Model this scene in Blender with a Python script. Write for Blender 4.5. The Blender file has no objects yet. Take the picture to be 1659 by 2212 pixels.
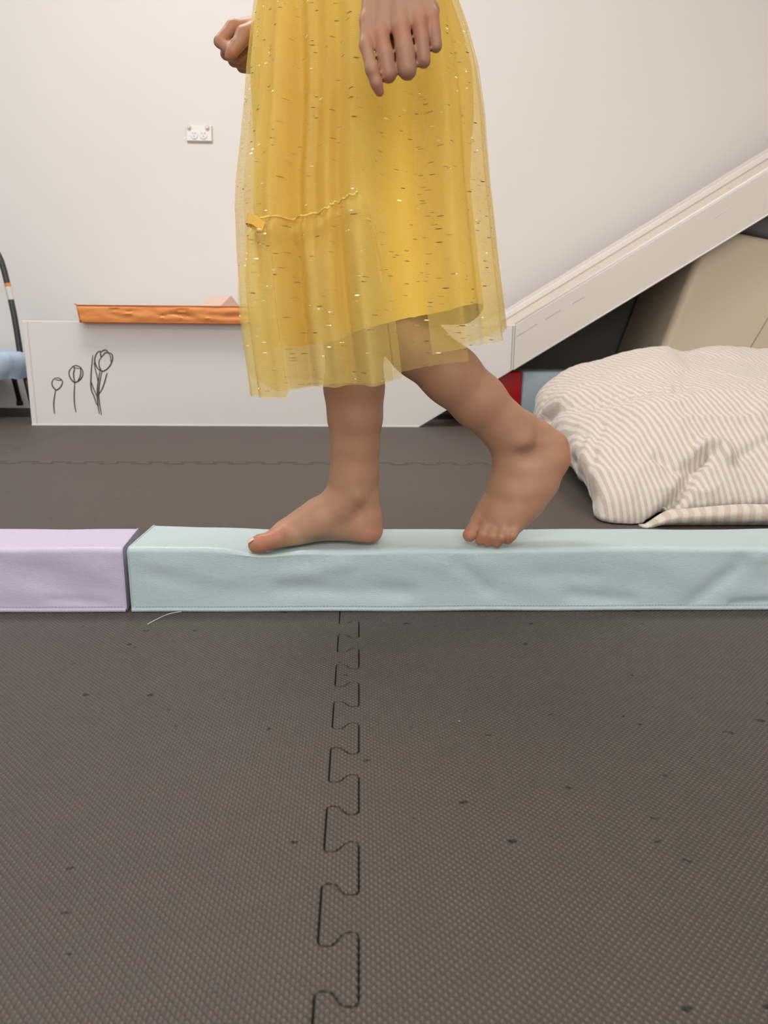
import bpy, bmesh, math, random
import numpy as np
from mathutils import Matrix, Vector, noise as mnoise

random.seed(7)
rng = np.random.default_rng(7)
S = bpy.context.scene
COL = S.collection

# ------------------------------------------------------------------ camera
F = 1662.0          # focal length in pixels of a 1659 x 2212 frame
CAM_H = 0.367       # metres above the mats
def unit(v):
    v = np.array(v, float)
    return v / np.linalg.norm(v)
_roll = math.radians(0.5)
_Y = unit((776 - 829.5, 1106 - 700, -F))
_h = np.array((math.cos(_roll), -math.sin(_roll), 0))
_Z = unit(np.cross(_h, _Y))
_X = np.cross(_Y, _Z)
CM = np.array([_X, _Y, _Z])
CO = np.array((0, 0, CAM_H))
def ray(px, py):
    return CM @ np.array(((px - 829.5) / F, -(py - 1106) / F, -1.0))
def at_y(px, py, d):
    v = ray(px, py)
    return CO + v * (d / v[1])
def at_z(px, py, z):
    v = ray(px, py)
    return CO + v * ((z - CAM_H) / v[2])
def depth(p):
    return -(CM.T @ (np.array(p) - CO))[2]
def pix(p):
    q = CM.T @ (np.array(p) - CO)
    return 829.5 - F * q[0] / q[2], 1106 + F * q[1] / q[2]

cam_data = bpy.data.cameras.new('camera')
cam_data.sensor_fit = 'VERTICAL'
cam_data.sensor_height = 36
cam_data.sensor_width = 27
cam_data.lens = F / 2212 * 36
cam_data.clip_start = 0.02
cam_data.dof.use_dof = True
cam_data.dof.focus_distance = 1.0
cam_data.dof.aperture_fstop = 10.0
cam = bpy.data.objects.new('camera', cam_data)
COL.objects.link(cam)
mw = Matrix.Identity(4)
for i in range(3):
    for j in range(3):
        mw[i][j] = CM[i][j]
    mw[i][3] = CO[i]
cam.matrix_world = mw
S.camera = cam

# ------------------------------------------------------------------ light and exposure
S.view_settings.view_transform = 'Standard'
S.view_settings.look = 'None'
S.view_settings.gamma = 1.0
S.view_settings.use_curve_mapping = False
S.view_settings.exposure = -0.33
world = bpy.data.worlds.new('world')
S.world = world
world.use_nodes = True
world.node_tree.nodes['Background'].inputs[0].default_value = (1, 0.98, 0.96, 1)
world.node_tree.nodes['Background'].inputs[1].default_value = 0.3
CEIL = 2.9
FILL_W = 72      # front light from the window added behind the camera
# ceiling light fittings: (x, y, length x, length y, watts, colour)
LIGHTS = [(-0.75, 2.0, 1.2, 0.6, 60, (1.0, 0.965, 0.93)),
          (1.15, 2.0, 1.2, 0.6, 22, (1.0, 0.92, 0.83)),
          (-0.75, 0.2, 1.2, 0.6, 6, (1.0, 0.97, 0.94)),
          (1.15, 0.2, 1.2, 0.6, 8, (1.0, 0.93, 0.85)),
          (-2.4, 1.2, 1.2, 0.6, 20, (0.86, 0.94, 1.0)),
          (-0.9, -1.7, 1.2, 0.6, 40, (1.0, 0.97, 0.94)),  # this and the next fitting are unseen, added for front light
          (1.1, -1.7, 1.2, 0.6, 40, (1.0, 0.95, 0.90))]

# ------------------------------------------------------------------ node helpers
class NT:
    def __init__(self, name):
        self.m = bpy.data.materials.new(name)
        self.m.use_nodes = True
        self.t = self.m.node_tree
        self.b = self.t.nodes['Principled BSDF']
        self.out = self.t.nodes['Material Output']
    def n(self, kind, **kw):
        nd = self.t.nodes.new(kind)
        ins = kw.pop('ins', {})
        for k, v in kw.items():
            setattr(nd, k, v)
        for k, v in ins.items():
            self.set(nd.inputs[k], v)
        return nd
    def set(self, sock, v):
        if isinstance(v, bpy.types.NodeSocket):
            self.t.links.new(v, sock)
        else:
            sock.default_value = v
    def p(self, **kw):
        for k, v in kw.items():
            self.set(self.b.inputs[k.replace('_', ' ')], v)
        return self
    def math(self, op, a, b=0.0, c=None):
        nd = self.n('ShaderNodeMath', operation=op)
        self.set(nd.inputs[0], a)
        self.set(nd.inputs[1], b)
        if c is not None:
            self.set(nd.inputs[2], c)
        return nd.outputs[0]
    def mix(self, fac, a, b):
        nd = self.n('ShaderNodeMix', data_type='RGBA')
        self.set(nd.inputs[0], fac)
        self.set(nd.inputs[6], a)
        self.set(nd.inputs[7], b)
        return nd.outputs[2]
    def ramp(self, fac, stops):
        nd = self.n('ShaderNodeValToRGB')
        self.set(nd.inputs[0], fac)
        e = nd.color_ramp.elements
        while len(e) < len(stops):
            e.new(0.5)
        for i, (pos, c) in enumerate(stops):
            e[i].position = pos
            e[i].color = c if len(c) == 4 else (*c, 1)
        return nd.outputs[0]
    def noise(self, scale, detail=2, vec=None, rough=0.5):
        nd = self.n('ShaderNodeTexNoise')
        nd.inputs['Scale'].default_value = scale
        nd.inputs['Detail'].default_value = detail
        nd.inputs['Roughness'].default_value = rough
        if vec is not None:
            self.set(nd.inputs['Vector'], vec)
        return nd.outputs[0]
    def coord(self, which='Object'):
        return self.n('ShaderNodeTexCoord').outputs[which]
    def mapping(self, vec, scale=(1, 1, 1), rot=(0, 0, 0), loc=(0, 0, 0)):
        nd = self.n('ShaderNodeMapping')
        self.set(nd.inputs['Vector'], vec)
        nd.inputs['Scale'].default_value = scale
        nd.inputs['Rotation'].default_value = rot
        nd.inputs['Location'].default_value = loc
        return nd.outputs[0]
    def bump(self, height, strength=0.3, dist=0.001, normal=None):
        nd = self.n('ShaderNodeBump')
        nd.inputs['Strength'].default_value = strength
        nd.inputs['Distance'].default_value = dist
        self.set(nd.inputs['Height'], height)
        if normal is not None:
            self.set(nd.inputs['Normal'], normal)
        return nd.outputs[0]

def plain(name, col, rough=0.5, var=0.06, scale=6.0, bump=0.0, bscale=200, spec=0.4, metal=0.0):
    t = NT(name)
    c = t.coord()
    f = t.noise(scale, 3, c)
    a = tuple(max(0, x * (1 - var)) for x in col) + (1,)
    b = tuple(min(1, x * (1 + var)) for x in col) + (1,)
    t.p(Base_Color=t.mix(f, a, b), Roughness=rough, Metallic=metal)
    t.b.inputs['Specular IOR Level'].default_value = spec
    if bump:
        t.p(Normal=t.bump(t.noise(bscale, 3, c), bump, 0.001))
    return t.m

M = {}
# ------------------------------------------------------------------ materials
M['wall'] = plain('wall_paint', (0.71, 0.675, 0.65), 0.6, 0.015, 1.2, 0.05, 300)
M['ceiling'] = plain('ceiling_paint', (0.8, 0.79, 0.77), 0.8, 0.01)
M['subfloor'] = plain('black_vinyl_floor', (0.012, 0.012, 0.012), 0.6, 0.2)
M['white_board'] = plain('white_laminate', (0.75, 0.715, 0.695), 0.42, 0.025, 3.0)
M['slide'] = plain('cream_slide_laminate', (0.72, 0.66, 0.605), 0.38, 0.02, 3.0)
M['slide_bed'] = plain('slide_bed', (0.70, 0.62, 0.53), 0.35, 0.02)
M['groove'] = plain('joint_shadow_line', (0.42, 0.36, 0.32), 0.7)  # darker tone of panel joints and board scuffs
M['charcoal'] = plain('charcoal_board', (0.12, 0.105, 0.09), 0.7, 0.15, 4)  # deep shade under the slide, given as a board colour
M['glass'] = plain('window_glass', (0.75, 0.8, 0.8), 0.05)
M['white_plastic'] = plain('white_plastic', (0.78, 0.76, 0.73), 0.35, 0.01)
M['plate_edge'] = plain('aged_plastic_edge', (0.52, 0.44, 0.36), 0.5, 0.02)
M['slot'] = plain('socket_slot', (0.25, 0.22, 0.19), 0.7)
M['ink'] = plain('brown_ink', (0.05, 0.036, 0.028), 0.6, 0.25, 60)
M['ink_thin'] = plain('faded_brown_ink', (0.30, 0.25, 0.21), 0.6, 0.25, 60)
M['tube'] = plain('dark_grey_tube', (0.035, 0.033, 0.031), 0.35, 0.1, spec=0.6)
M['sticker'] = plain('white_sticker', (0.62, 0.6, 0.57), 0.5)
M['sticker_o'] = plain('orange_sticker', (0.62, 0.24, 0.08), 0.5)
M['rubber'] = plain('black_rubber', (0.015, 0.015, 0.015), 0.7)
M['blue_fabric'] = plain('pale_blue_fabric', (0.43, 0.54, 0.68), 0.6, 0.12, 20, 0.15, 400)
M['block_blue'] = plain('pale_blue_vinyl', (0.52, 0.66, 0.75), 0.4, 0.03, 6, 0.08, 500)
M['block_red'] = plain('red_vinyl', (0.55, 0.008, 0.012), 0.4, 0.05)
M['tan'] = plain('tan_vinyl', (0.68, 0.57, 0.43), 0.42, 0.03, 5, 0.06, 400)
M['tan_seam'] = plain('tan_seam', (0.22, 0.16, 0.10), 0.7)
M['grey_vinyl'] = plain('mauve_grey_vinyl', (0.13, 0.115, 0.12), 0.4, 0.05)
M['pink'] = plain('pale_pink_foam', (0.72, 0.50, 0.41), 0.7, 0.02)
M['thread'] = plain('pale_thread', (0.66, 0.72, 0.70), 0.7)
M['eye'] = plain('eye_brown', (0.03, 0.015, 0.01), 0.1)
M['hair'] = plain('dark_brown_hair', (0.03, 0.018, 0.012), 0.45, 0.3, 40, 0.4, 150)
M['light_panel'] = plain('light_frame', (0.75, 0.75, 0.75), 0.5)

def vinyl(name, col, var=0.03):
    t = NT(name)
    c = t.coord()
    big = t.noise(7, 3, c)
    a = tuple(x * (1 - var) for x in col) + (1,)
    b = tuple(min(1, x * (1 + var)) for x in col) + (1,)
    t.p(Base_Color=t.mix(big, a, b), Roughness=t.math('MULTIPLY_ADD', t.noise(60, 2, c), 0.14, 0.33))
    t.b.inputs['Specular IOR Level'].default_value = 0.45
    warp = t.n('ShaderNodeVectorMath', operation='ADD')
    nz = t.n('ShaderNodeTexNoise')
    nz.inputs['Scale'].default_value = 90
    t.set(nz.inputs['Vector'], c)
    sc = t.n('ShaderNodeVectorMath', operation='SCALE')
    t.set(sc.inputs[0], nz.outputs[1])
    sc.inputs['Scale'].default_value = 0.006
    t.set(warp.inputs[0], c)
    t.set(warp.inputs[1], sc.outputs[0])
    mp = t.mapping(warp.outputs[0], (0.55, 1.0, 1.15))
    v = t.n('ShaderNodeTexVoronoi', feature='DISTANCE_TO_EDGE')
    v.inputs['Scale'].default_value = 330
    t.set(v.inputs['Vector'], mp)
    h = t.math('MINIMUM', v.outputs[0], 0.35)
    h2 = t.math('ADD', t.math('MULTIPLY', h, 0.9), t.math('MULTIPLY', t.noise(140, 3, c), 1.2))
    t.p(Normal=t.bump(h2, 0.42, 0.0009))
    return t.m
M['aqua'] = vinyl('aqua_vinyl', (0.44, 0.55, 0.565))
M['lilac'] = vinyl('lilac_vinyl', (0.535, 0.48, 0.635))
M['orange'] = plain('orange_vinyl', (0.78, 0.29, 0.08), 0.4, 0.06, 9, 0.25, 30)
M['orange_dark'] = plain('orange_piping', (0.5, 0.12, 0.025), 0.45)

def mat_foam():
    t = NT('dark_foam_mat')
    c = t.coord('Object')
    sep = t.n('ShaderNodeSeparateXYZ')
    t.set(sep.inputs[0], c)
    k = 2 * math.pi / 0.0058
    sx = t.math('COSINE', t.math('MULTIPLY', sep.outputs[0], k))
    sy = t.math('COSINE', t.math('MULTIPLY', sep.outputs[1], k))
    prod = t.math('MULTIPLY', sx, sy)
    raised = t.math('MAXIMUM', prod, -0.35)
    big = t.noise(1.7, 4, c, 0.6)
    col = t.mix(big, (0.058, 0.045, 0.036, 1), (0.092, 0.073, 0.059, 1))
    # glints on the raised pips painted in as a lighter, browner tip
    tip = t.math('MULTIPLY', t.math('MAXIMUM', prod, 0.0), t.math('MULTIPLY_ADD', t.noise(35, 3, c), 0.9, 0.15))
    tip.node.use_clamp = True
    col = t.mix(tip, col, (0.19, 0.145, 0.115, 1))
    pit = t.math('MULTIPLY', t.math('MAXIMUM', t.math('MULTIPLY', prod, -1.0), 0.0), 0.55)  # shade in the hollows between pips painted into the colour
    col = t.mix(pit, col, (0.022, 0.018, 0.016, 1))
    # small dark nicks torn out of the foam
    nk = t.n('ShaderNodeTexVoronoi')
    nk.inputs['Scale'].default_value = 1.0
    wv = t.n('ShaderNodeVectorMath', operation='ADD')
    nz = t.n('ShaderNodeTexNoise'); nz.inputs['Scale'].default_value = 120
    t.set(nz.inputs['Vector'], c)
    s2 = t.n('ShaderNodeVectorMath', operation='SCALE')
    t.set(s2.inputs[0], nz.outputs[1]); s2.inputs['Scale'].default_value = 0.011
    t.set(wv.inputs[0], c); t.set(wv.inputs[1], s2.outputs[0])
    t.set(nk.inputs['Vector'], t.mapping(wv.outputs[0], (28, 48, 1)))
    keep = t.n('ShaderNodeSeparateColor')
    t.set(keep.inputs[0], nk.outputs['Color'])
    near = t.math('LESS_THAN', nk.outputs['Distance'], t.math('MULTIPLY', keep.outputs[1], 0.125))
    nick = t.math('MULTIPLY', near, t.math('GREATER_THAN', keep.outputs[0], 0.18))
    col = t.mix(nick, col, (0.008, 0.007, 0.006, 1))
    # specks of pale lint
    lt = t.n('ShaderNodeTexVoronoi'); lt.inputs['Scale'].default_value = 14
    t.set(lt.inputs['Vector'], c)
    lsep = t.n('ShaderNodeSeparateColor'); t.set(lsep.inputs[0], lt.outputs['Color'])
    lint = t.math('MULTIPLY', t.math('LESS_THAN', lt.outputs['Distance'], 0.013), t.math('GREATER_THAN', lsep.outputs[2], 0.6))
    col = t.mix(lint, col, (0.5, 0.42, 0.34, 1))
    hgt = t.math('SUBTRACT', raised, t.math('MULTIPLY', nick, 1.5))
    hgt = t.math('ADD', hgt, t.math('MULTIPLY', t.noise(400, 2, c), 0.25))
    t.p(Base_Color=col, Roughness=0.52, Normal=t.bump(hgt, 0.85, 0.0014))
    t.b.inputs['Specular IOR Level'].default_value = 0.5
    return t.m
M['foam'] = mat_foam()

def mat_stripes(name, period, base=(0.62, 0.575, 0.53), stripe=(0.49, 0.41, 0.35)):
    t = NT(name)
    uv = t.n('ShaderNodeUVMap').outputs[0]
    sep = t.n('ShaderNodeSeparateXYZ')
    t.set(sep.inputs[0], uv)
    warp = t.math('MULTIPLY', t.noise(9, 2, uv), 0.004)
    u = t.math('ADD', sep.outputs[0], warp)
    s = t.math('SINE', t.math('MULTIPLY', u, 2 * math.pi / period))
    f = t.n('ShaderNodeMapRange', interpolation_type='SMOOTHSTEP')
    t.set(f.inputs[0], s)
    f.inputs[1].default_value = -0.35
    f.inputs[2].default_value = 0.35
    weave = t.noise(260, 2, t.mapping(uv, (1, 0.25, 1)))
    fac = t.math('MULTIPLY', f.outputs[0], t.math('MULTIPLY_ADD', weave, 0.5, 0.62))
    fac.node.use_clamp = True
    col = t.mix(fac, (*base, 1), (*stripe, 1))
    t.p(Base_Color=col, Roughness=0.8)
    t.b.inputs['Specular IOR Level'].default_value = 0.15
    t.b.inputs['Sheen Weight'].default_value = 0.15
    cr = t.noise(38, 4, t.coord(), 0.6)
    t.p(Normal=t.bump(t.math('ADD', t.math('MULTIPLY', cr, 1.0), t.math('MULTIPLY', weave, 0.08)), 0.5, 0.006))
    return t.m
M['stripe'] = mat_stripes('striped_cotton', 0.0122)
M['stripe_wide'] = mat_stripes('wide_striped_cotton', 0.023, (0.62, 0.56, 0.50), (0.52, 0.43, 0.35))

def mat_skin():
    t = NT('skin')
    c = t.coord()
    at = t.n('ShaderNodeVertexColor')
    at.layer_name = 'Col'
    mot = t.noise(60, 4, c)
    col = t.mix(t.math('MULTIPLY', mot, 0.28), at.outputs[0], (0.31, 0.125, 0.075, 1))
    t.p(Base_Color=col, Roughness=0.46)
    t.b.inputs['Specular IOR Level'].default_value = 0.35
    t.b.inputs['Subsurface Weight'].default_value = 0.12
    t.b.inputs['Subsurface Radius'].default_value = (0.006, 0.002, 0.001)
    t.b.inputs['Subsurface Scale'].default_value = 0.6
    t.p(Normal=t.bump(t.noise(420, 3, c), 0.08, 0.0008))
    return t.m
M['skin'] = mat_skin()

def mat_tulle(name, opacity, col=(0.97, 0.83, 0.38), deep=(0.95, 0.75, 0.22), dash=True):
    t = NT(name)
    uv = t.n('ShaderNodeUVMap').outputs[0]
    c = t.coord()
    cc = t.mix(t.noise(18, 3, uv), (*col, 1), (*deep, 1))
    dif = t.n('ShaderNodeBsdfDiffuse', ins={'Color': cc})
    trl = t.n('ShaderNodeBsdfTranslucent', ins={'Color': cc})
    cl = t.n('ShaderNodeMixShader', ins={0: 0.42})
    t.set(cl.inputs[1], dif.outputs[0]); t.set(cl.inputs[2], trl.outputs[0])
    tr = t.n('ShaderNodeBsdfTransparent', ins={'Color': (1, 0.985, 0.93, 1)})
    # woven net: thin threads either way with open holes between
    sep = t.n('ShaderNodeSeparateXYZ'); t.set(sep.inputs[0], uv)
    k = 2 * math.pi / 0.0013
    net = t.math('MAXIMUM', t.math('SINE', t.math('MULTIPLY', sep.outputs[0], k)), t.math('SINE', t.math('MULTIPLY', sep.outputs[1], k * 0.8)))
    cover = t.math('ADD', opacity - 0.09, t.math('MULTIPLY', net, 0.09))
    cover = t.math('ADD', cover, t.math('MULTIPLY', t.math('SUBTRACT', t.noise(30, 3, uv), 0.5), 0.22))
    cover.node.use_clamp = True
    ms = t.n('ShaderNodeMixShader')
    t.set(ms.inputs[0], cover); t.set(ms.inputs[1], tr.outputs[0]); t.set(ms.inputs[2], cl.outputs[0])
    last = ms.outputs[0]
    if dash:
        v = t.n('ShaderNodeTexVoronoi'); v.inputs['Scale'].default_value = 1
        t.set(v.inputs['Vector'], t.mapping(uv, (46, 300, 1), (0, 0, 0.05)))
        ks = t.n('ShaderNodeSeparateColor'); t.set(ks.inputs[0], v.outputs['Color'])
        m = t.math('MULTIPLY', t.math('LESS_THAN', v.outputs['Distance'], 0.17), t.math('GREATER_THAN', ks.outputs[0], 0.42))
        g = t.n('ShaderNodeNewGeometry')
        off = t.n('ShaderNodeVectorMath', operation='SUBTRACT'); t.set(off.inputs[0], v.outputs['Color']); off.inputs[1].default_value = (0.5, 0.5, 0.5)
        so = t.n('ShaderNodeVectorMath', operation='SCALE'); t.set(so.inputs[0], off.outputs[0]); so.inputs['Scale'].default_value = 2.0
        ad = t.n('ShaderNodeVectorMath', operation='ADD'); t.set(ad.inputs[0], g.outputs['Normal']); t.set(ad.inputs[1], so.outputs[0])
        nm = t.n('ShaderNodeVectorMath', operation='NORMALIZE'); t.set(nm.inputs[0], ad.outputs[0])
        gl = t.n('ShaderNodeBsdfGlossy', ins={'Color': (1.0, 0.92, 0.66, 1), 'Roughness': 0.30})
        t.set(gl.inputs['Normal'], nm.outputs[0])
        m2 = t.n('ShaderNodeMixShader')
        t.set(m2.inputs[0], m); t.set(m2.inputs[1], last); t.set(m2.inputs[2], gl.outputs[0])
        last = m2.outputs[0]
    t.t.links.new(last, t.out.inputs['Surface'])
    return t.m
M['tulle'] = mat_tulle('yellow_tulle', 0.50)
M['tulle_thin'] = mat_tulle('yellow_tulle_thin', 0.30)
M['tulle_back'] = mat_tulle('yellow_tulle_single', 0.40)
def mat_lining():
    t = NT('yellow_lining')
    uv = t.n('ShaderNodeUVMap').outputs[0]
    cc = t.mix(t.noise(14, 3, uv), (0.91, 0.63, 0.07, 1), (0.93, 0.68, 0.12, 1))
    t.p(Base_Color=cc, Roughness=0.55)
    t.b.inputs['Sheen Weight'].default_value = 0.2
    t.b.inputs['Specular IOR Level'].default_value = 0.25
    t.p(Normal=t.bump(t.noise(700, 2, uv), 0.1, 0.0005))
    return t.m
M['lining'] = mat_lining()
M['tulle_seam'] = plain('gathered_tulle_seam', (0.88, 0.66, 0.18), 0.7, 0.06, 60)
M['ribbon'] = plain('yellow_satin_ribbon', (0.86, 0.50, 0.07), 0.4, 0.04, 30)

# ------------------------------------------------------------------ object helpers
def mesh_obj(name, verts, faces, mat, parent=None, smooth=True, uv=None):
    me = bpy.data.meshes.new(name)
    me.from_pydata([tuple(map(float, v)) for v in verts], [], faces)
    if smooth:
        me.polygons.foreach_set('use_smooth', [True] * len(me.polygons))
    if uv is not None:
        lay = me.uv_layers.new(name='UVMap')
        idx = np.empty(len(me.loops), np.int32)
        me.loops.foreach_get('vertex_index', idx)
        lay.data.foreach_set('uv', np.asarray(uv, np.float32)[idx].ravel())
    me.materials.append(mat)
    me.update()
    o = bpy.data.objects.new(name, me)
    COL.objects.link(o)
    if parent is not None:
        o.parent = parent
    return o
def bm_obj(name, bm, mat, parent=None, smooth=False):
    me = bpy.data.meshes.new(name)
    bmesh.ops.recalc_face_normals(bm, faces=bm.faces[:])
    bm.to_mesh(me); bm.free()
    if smooth:
        me.polygons.foreach_set('use_smooth', [True] * len(me.polygons))
    me.materials.append(mat)
    o = bpy.data.objects.new(name, me)
    COL.objects.link(o)
    if parent is not None:
        o.parent = parent
    return o
def empty(name):
    o = bpy.data.objects.new(name, None)
    o.empty_display_size = 0.05
    COL.objects.link(o)
    return o
def tag(o, label, cat, group=None):
    o['label'] = label
    o['category'] = cat
    if group:
        o['group'] = group
    return o
def structure(o, label=None):
    o['kind'] = 'structure'
    if label:
        o['label'] = label
    return o
def box_bm(lo, hi, bevel=0.0, seg=2):
    bm = bmesh.new()
    bmesh.ops.create_cube(bm, size=1)
    for v in bm.verts:
        v.co = Vector([lo[i] + (v.co[i] + 0.5) * (hi[i] - lo[i]) for i in range(3)])
    if bevel:
        bmesh.ops.bevel(bm, geom=bm.edges[:] , offset=bevel, segments=seg, affect='EDGES', profile=0.5)
    return bm
def box(name, lo, hi, mat, parent=None, bevel=0.0, smooth=False):
    return bm_obj(name, box_bm(lo, hi, bevel), mat, parent, smooth)
def prism_bm(poly, y0, y1, bevel=0.0, seg=2):
    """poly: list of (x, z); extruded along y."""
    bm = bmesh.new()
    a = [bm.verts.new((x, y0, z)) for x, z in poly]
    b = [bm.verts.new((x, y1, z)) for x, z in poly]
    n = len(poly)
    bm.faces.new(a); bm.faces.new(b[::-1])
    for i in range(n):
        bm.faces.new((a[i], b[i], b[(i + 1) % n], a[(i + 1) % n]))
    bmesh.ops.recalc_face_normals(bm, faces=bm.faces[:])
    if bevel:
        bmesh.ops.bevel(bm, geom=bm.edges[:], offset=bevel, segments=seg, affect='EDGES', profile=0.5)
    return bm
def catmull(pts, n):
    P = np.asarray(pts, float)
    P = np.vstack([2 * P[0] - P[1], P, 2 * P[-1] - P[-2]])
    m = len(P) - 3
    out = []
    for s in np.linspace(0, m - 1e-9, n):
        i = int(s); t = s - i
        p0, p1, p2, p3 = P[i:i + 4]
        out.append(0.5 * ((2 * p1) + (-p0 + p2) * t + (2 * p0 - 5 * p1 + 4 * p2 - p3) * t * t + (-p0 + 3 * p1 - 3 * p2 + p3) * t ** 3))
    return np.array(out)
def tube_data(path, rad, seg=10, closed=False):
    P = np.asarray(path, float)
    n = len(P)
    R = np.broadcast_to(np.asarray(rad, float), (n,))
    T = np.gradient(P, axis=0)
    if closed:
        T = np.roll(P, -1, 0) - np.roll(P, 1, 0)
    T /= np.linalg.norm(T, axis=1)[:, None] + 1e-12
    up = np.array((0.0, 0.0, 1.0)) if abs(T[0][2]) < 0.9 else np.array((1.0, 0, 0))
    V, Fc = [], []
    u = np.cross(T[0], up); u /= np.linalg.norm(u)
    for i in range(n):
        u = u - T[i] * np.dot(u, T[i]); u /= np.linalg.norm(u)
        w = np.cross(T[i], u)
        for k in range(seg):
            a = 2 * math.pi * k / seg
            V.append(P[i] + R[i] * (math.cos(a) * u + math.sin(a) * w))
    for i in range(n if closed else n - 1):
        j = (i + 1) % n
        for k in range(seg):
            l = (k + 1) % seg
            Fc.append((i * seg + k, i * seg + l, j * seg + l, j * seg + k))
    if not closed:
        Fc.append(tuple(range(seg))[::-1])
        Fc.append(tuple((n - 1) * seg + k for k in range(seg)))
    return V, Fc
def tube(name, path, rad, mat, parent=None, seg=10, closed=False):
    V, Fc = tube_data(path, rad, seg, closed)
    return mesh_obj(name, V, Fc, mat, parent)
def nz(x, y, z=0.0):
    return mnoise.noise(Vector((x, y, z)))
def smooth(a, b, x):
    t = np.clip((x - a) / (b - a), 0, 1)
    return t * t * (3 - 2 * t)

# ================================================================== THE ROOM
XL, XR, YB, YF = -3.2, 3.2, 3.6, -3.0
structure(box('wall_back', (XL - .1, YB, -0.1), (XR + .1, YB + .12, CEIL + .1), M['wall']), 'plain off-white painted wall behind the play area')
structure(box('wall_left', (XL - .12, YF, -0.1), (XL, YB, CEIL + .1), M['wall']), 'off-white side wall of the playroom')
structure(box('wall_right', (XR, YF, -0.1), (XR + .12, YB, CEIL + .1), M['wall']), 'off-white side wall of the playroom')
structure(box('wall_front', (XL - .1, YF - .12, -0.1), (XR + .1, YF, CEIL + .1), M['wall']), 'off-white wall behind the camera')
structure(box('ceiling', (XL - .1, YF - .1, CEIL), (XR + .1, YB + .1, CEIL + .12), M['ceiling']), 'white ceiling of the playroom')
floor = structure(box('floor', (XL, YF, -0.10), (XR, YB, -0.0205), M['subfloor']), 'black floor covered with interlocking dark foam mats')

# unseen window behind the camera, added for its front light
win = structure(empty('window_1'), 'wide window in the wall behind the camera')
WX, WZ0, WZ1, WY = 1.7, 0.45, 2.35, YF
for (lo_, hi_) in (((-WX - .06, WY, WZ0 - .06), (WX + .06, WY + .05, WZ0)), ((-WX - .06, WY, WZ1), (WX + .06, WY + .05, WZ1 + .06)),
                   ((-WX - .06, WY, WZ0), (-WX, WY + .05, WZ1)), ((WX, WY, WZ0), (WX + .06, WY + .05, WZ1)), ((-.03, WY, WZ0), (.03, WY + .05, WZ1))):
    box('window_frame', lo_, hi_, M['white_plastic'], win)
box('pane', (-WX, WY + .004, WZ0), (-.031, WY + .012, WZ1), M['glass'], win)
box('pane', (.031, WY + .004, WZ0), (WX, WY + .012, WZ1), M['glass'], win)
wd = bpy.data.lights.new('window_daylight', 'AREA')
wd.shape = 'RECTANGLE'; wd.size = 2 * WX; wd.size_y = WZ1 - WZ0; wd.energy = FILL_W; wd.color = (1.0, 0.975, 0.95)
wl = bpy.data.objects.new('window_daylight', wd)
wl.location = (0, WY + .06, (WZ0 + WZ1) / 2)
wl.rotation_euler = (math.radians(90), 0, 0)
wl.parent = win
COL.objects.link(wl)

# interlocking foam tiles -----------------------------------------------------
T_P, T_L = 0.0862, 0.025       # tooth period and tooth length
def seam_line(s0, s1):
    """polyline of (s, u) from s0 to s1, u swings between 0 and -T_L with swallow-tail S bends."""
    e, r = 0.0055, 0.006
    n0 = int(math.floor(s0 / T_P)) - 1
    n1 = int(math.ceil(s1 / T_P)) + 1
    L = T_L
    raw = []
    for n in range(n0, n1):
        b = n * T_P
        # bend A at s=b : u from 0 to -L
        raw += [(b + e - r * 0.6, 0.0), (b + e - r * 0.12, -L * 0.06), (b + e, -L * 0.2), (b + e * 0.85, -L * 0.36), (b + e * 0.3, -L * 0.46),
                (b - e * 0.3, -L * 0.54), (b - e * 0.85, -L * 0.64), (b - e, -L * 0.8), (b - e + r * 0.12, -L * 0.94), (b - e + r * 0.6, -L)]
        c = b + T_P / 2
        raw += [(c + e - r * 0.6, -L), (c + e - r * 0.12, -L * 0.94), (c + e, -L * 0.8), (c + e * 0.85, -L * 0.64), (c + e * 0.3, -L * 0.54),
                (c - e * 0.3, -L * 0.46), (c - e * 0.85, -L * 0.36), (c - e, -L * 0.2), (c - e + r * 0.12, -L * 0.06), (c - e + r * 0.6, 0.0)]
    return [p for p in raw if s0 + 0.03 < p[0] < s1 - 0.03]
XS = [-2.0, -1.0, 0.0, 1.0, 2.0]
YS = [-0.933, 0.067, 1.067, 2.067, 3.067]
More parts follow.
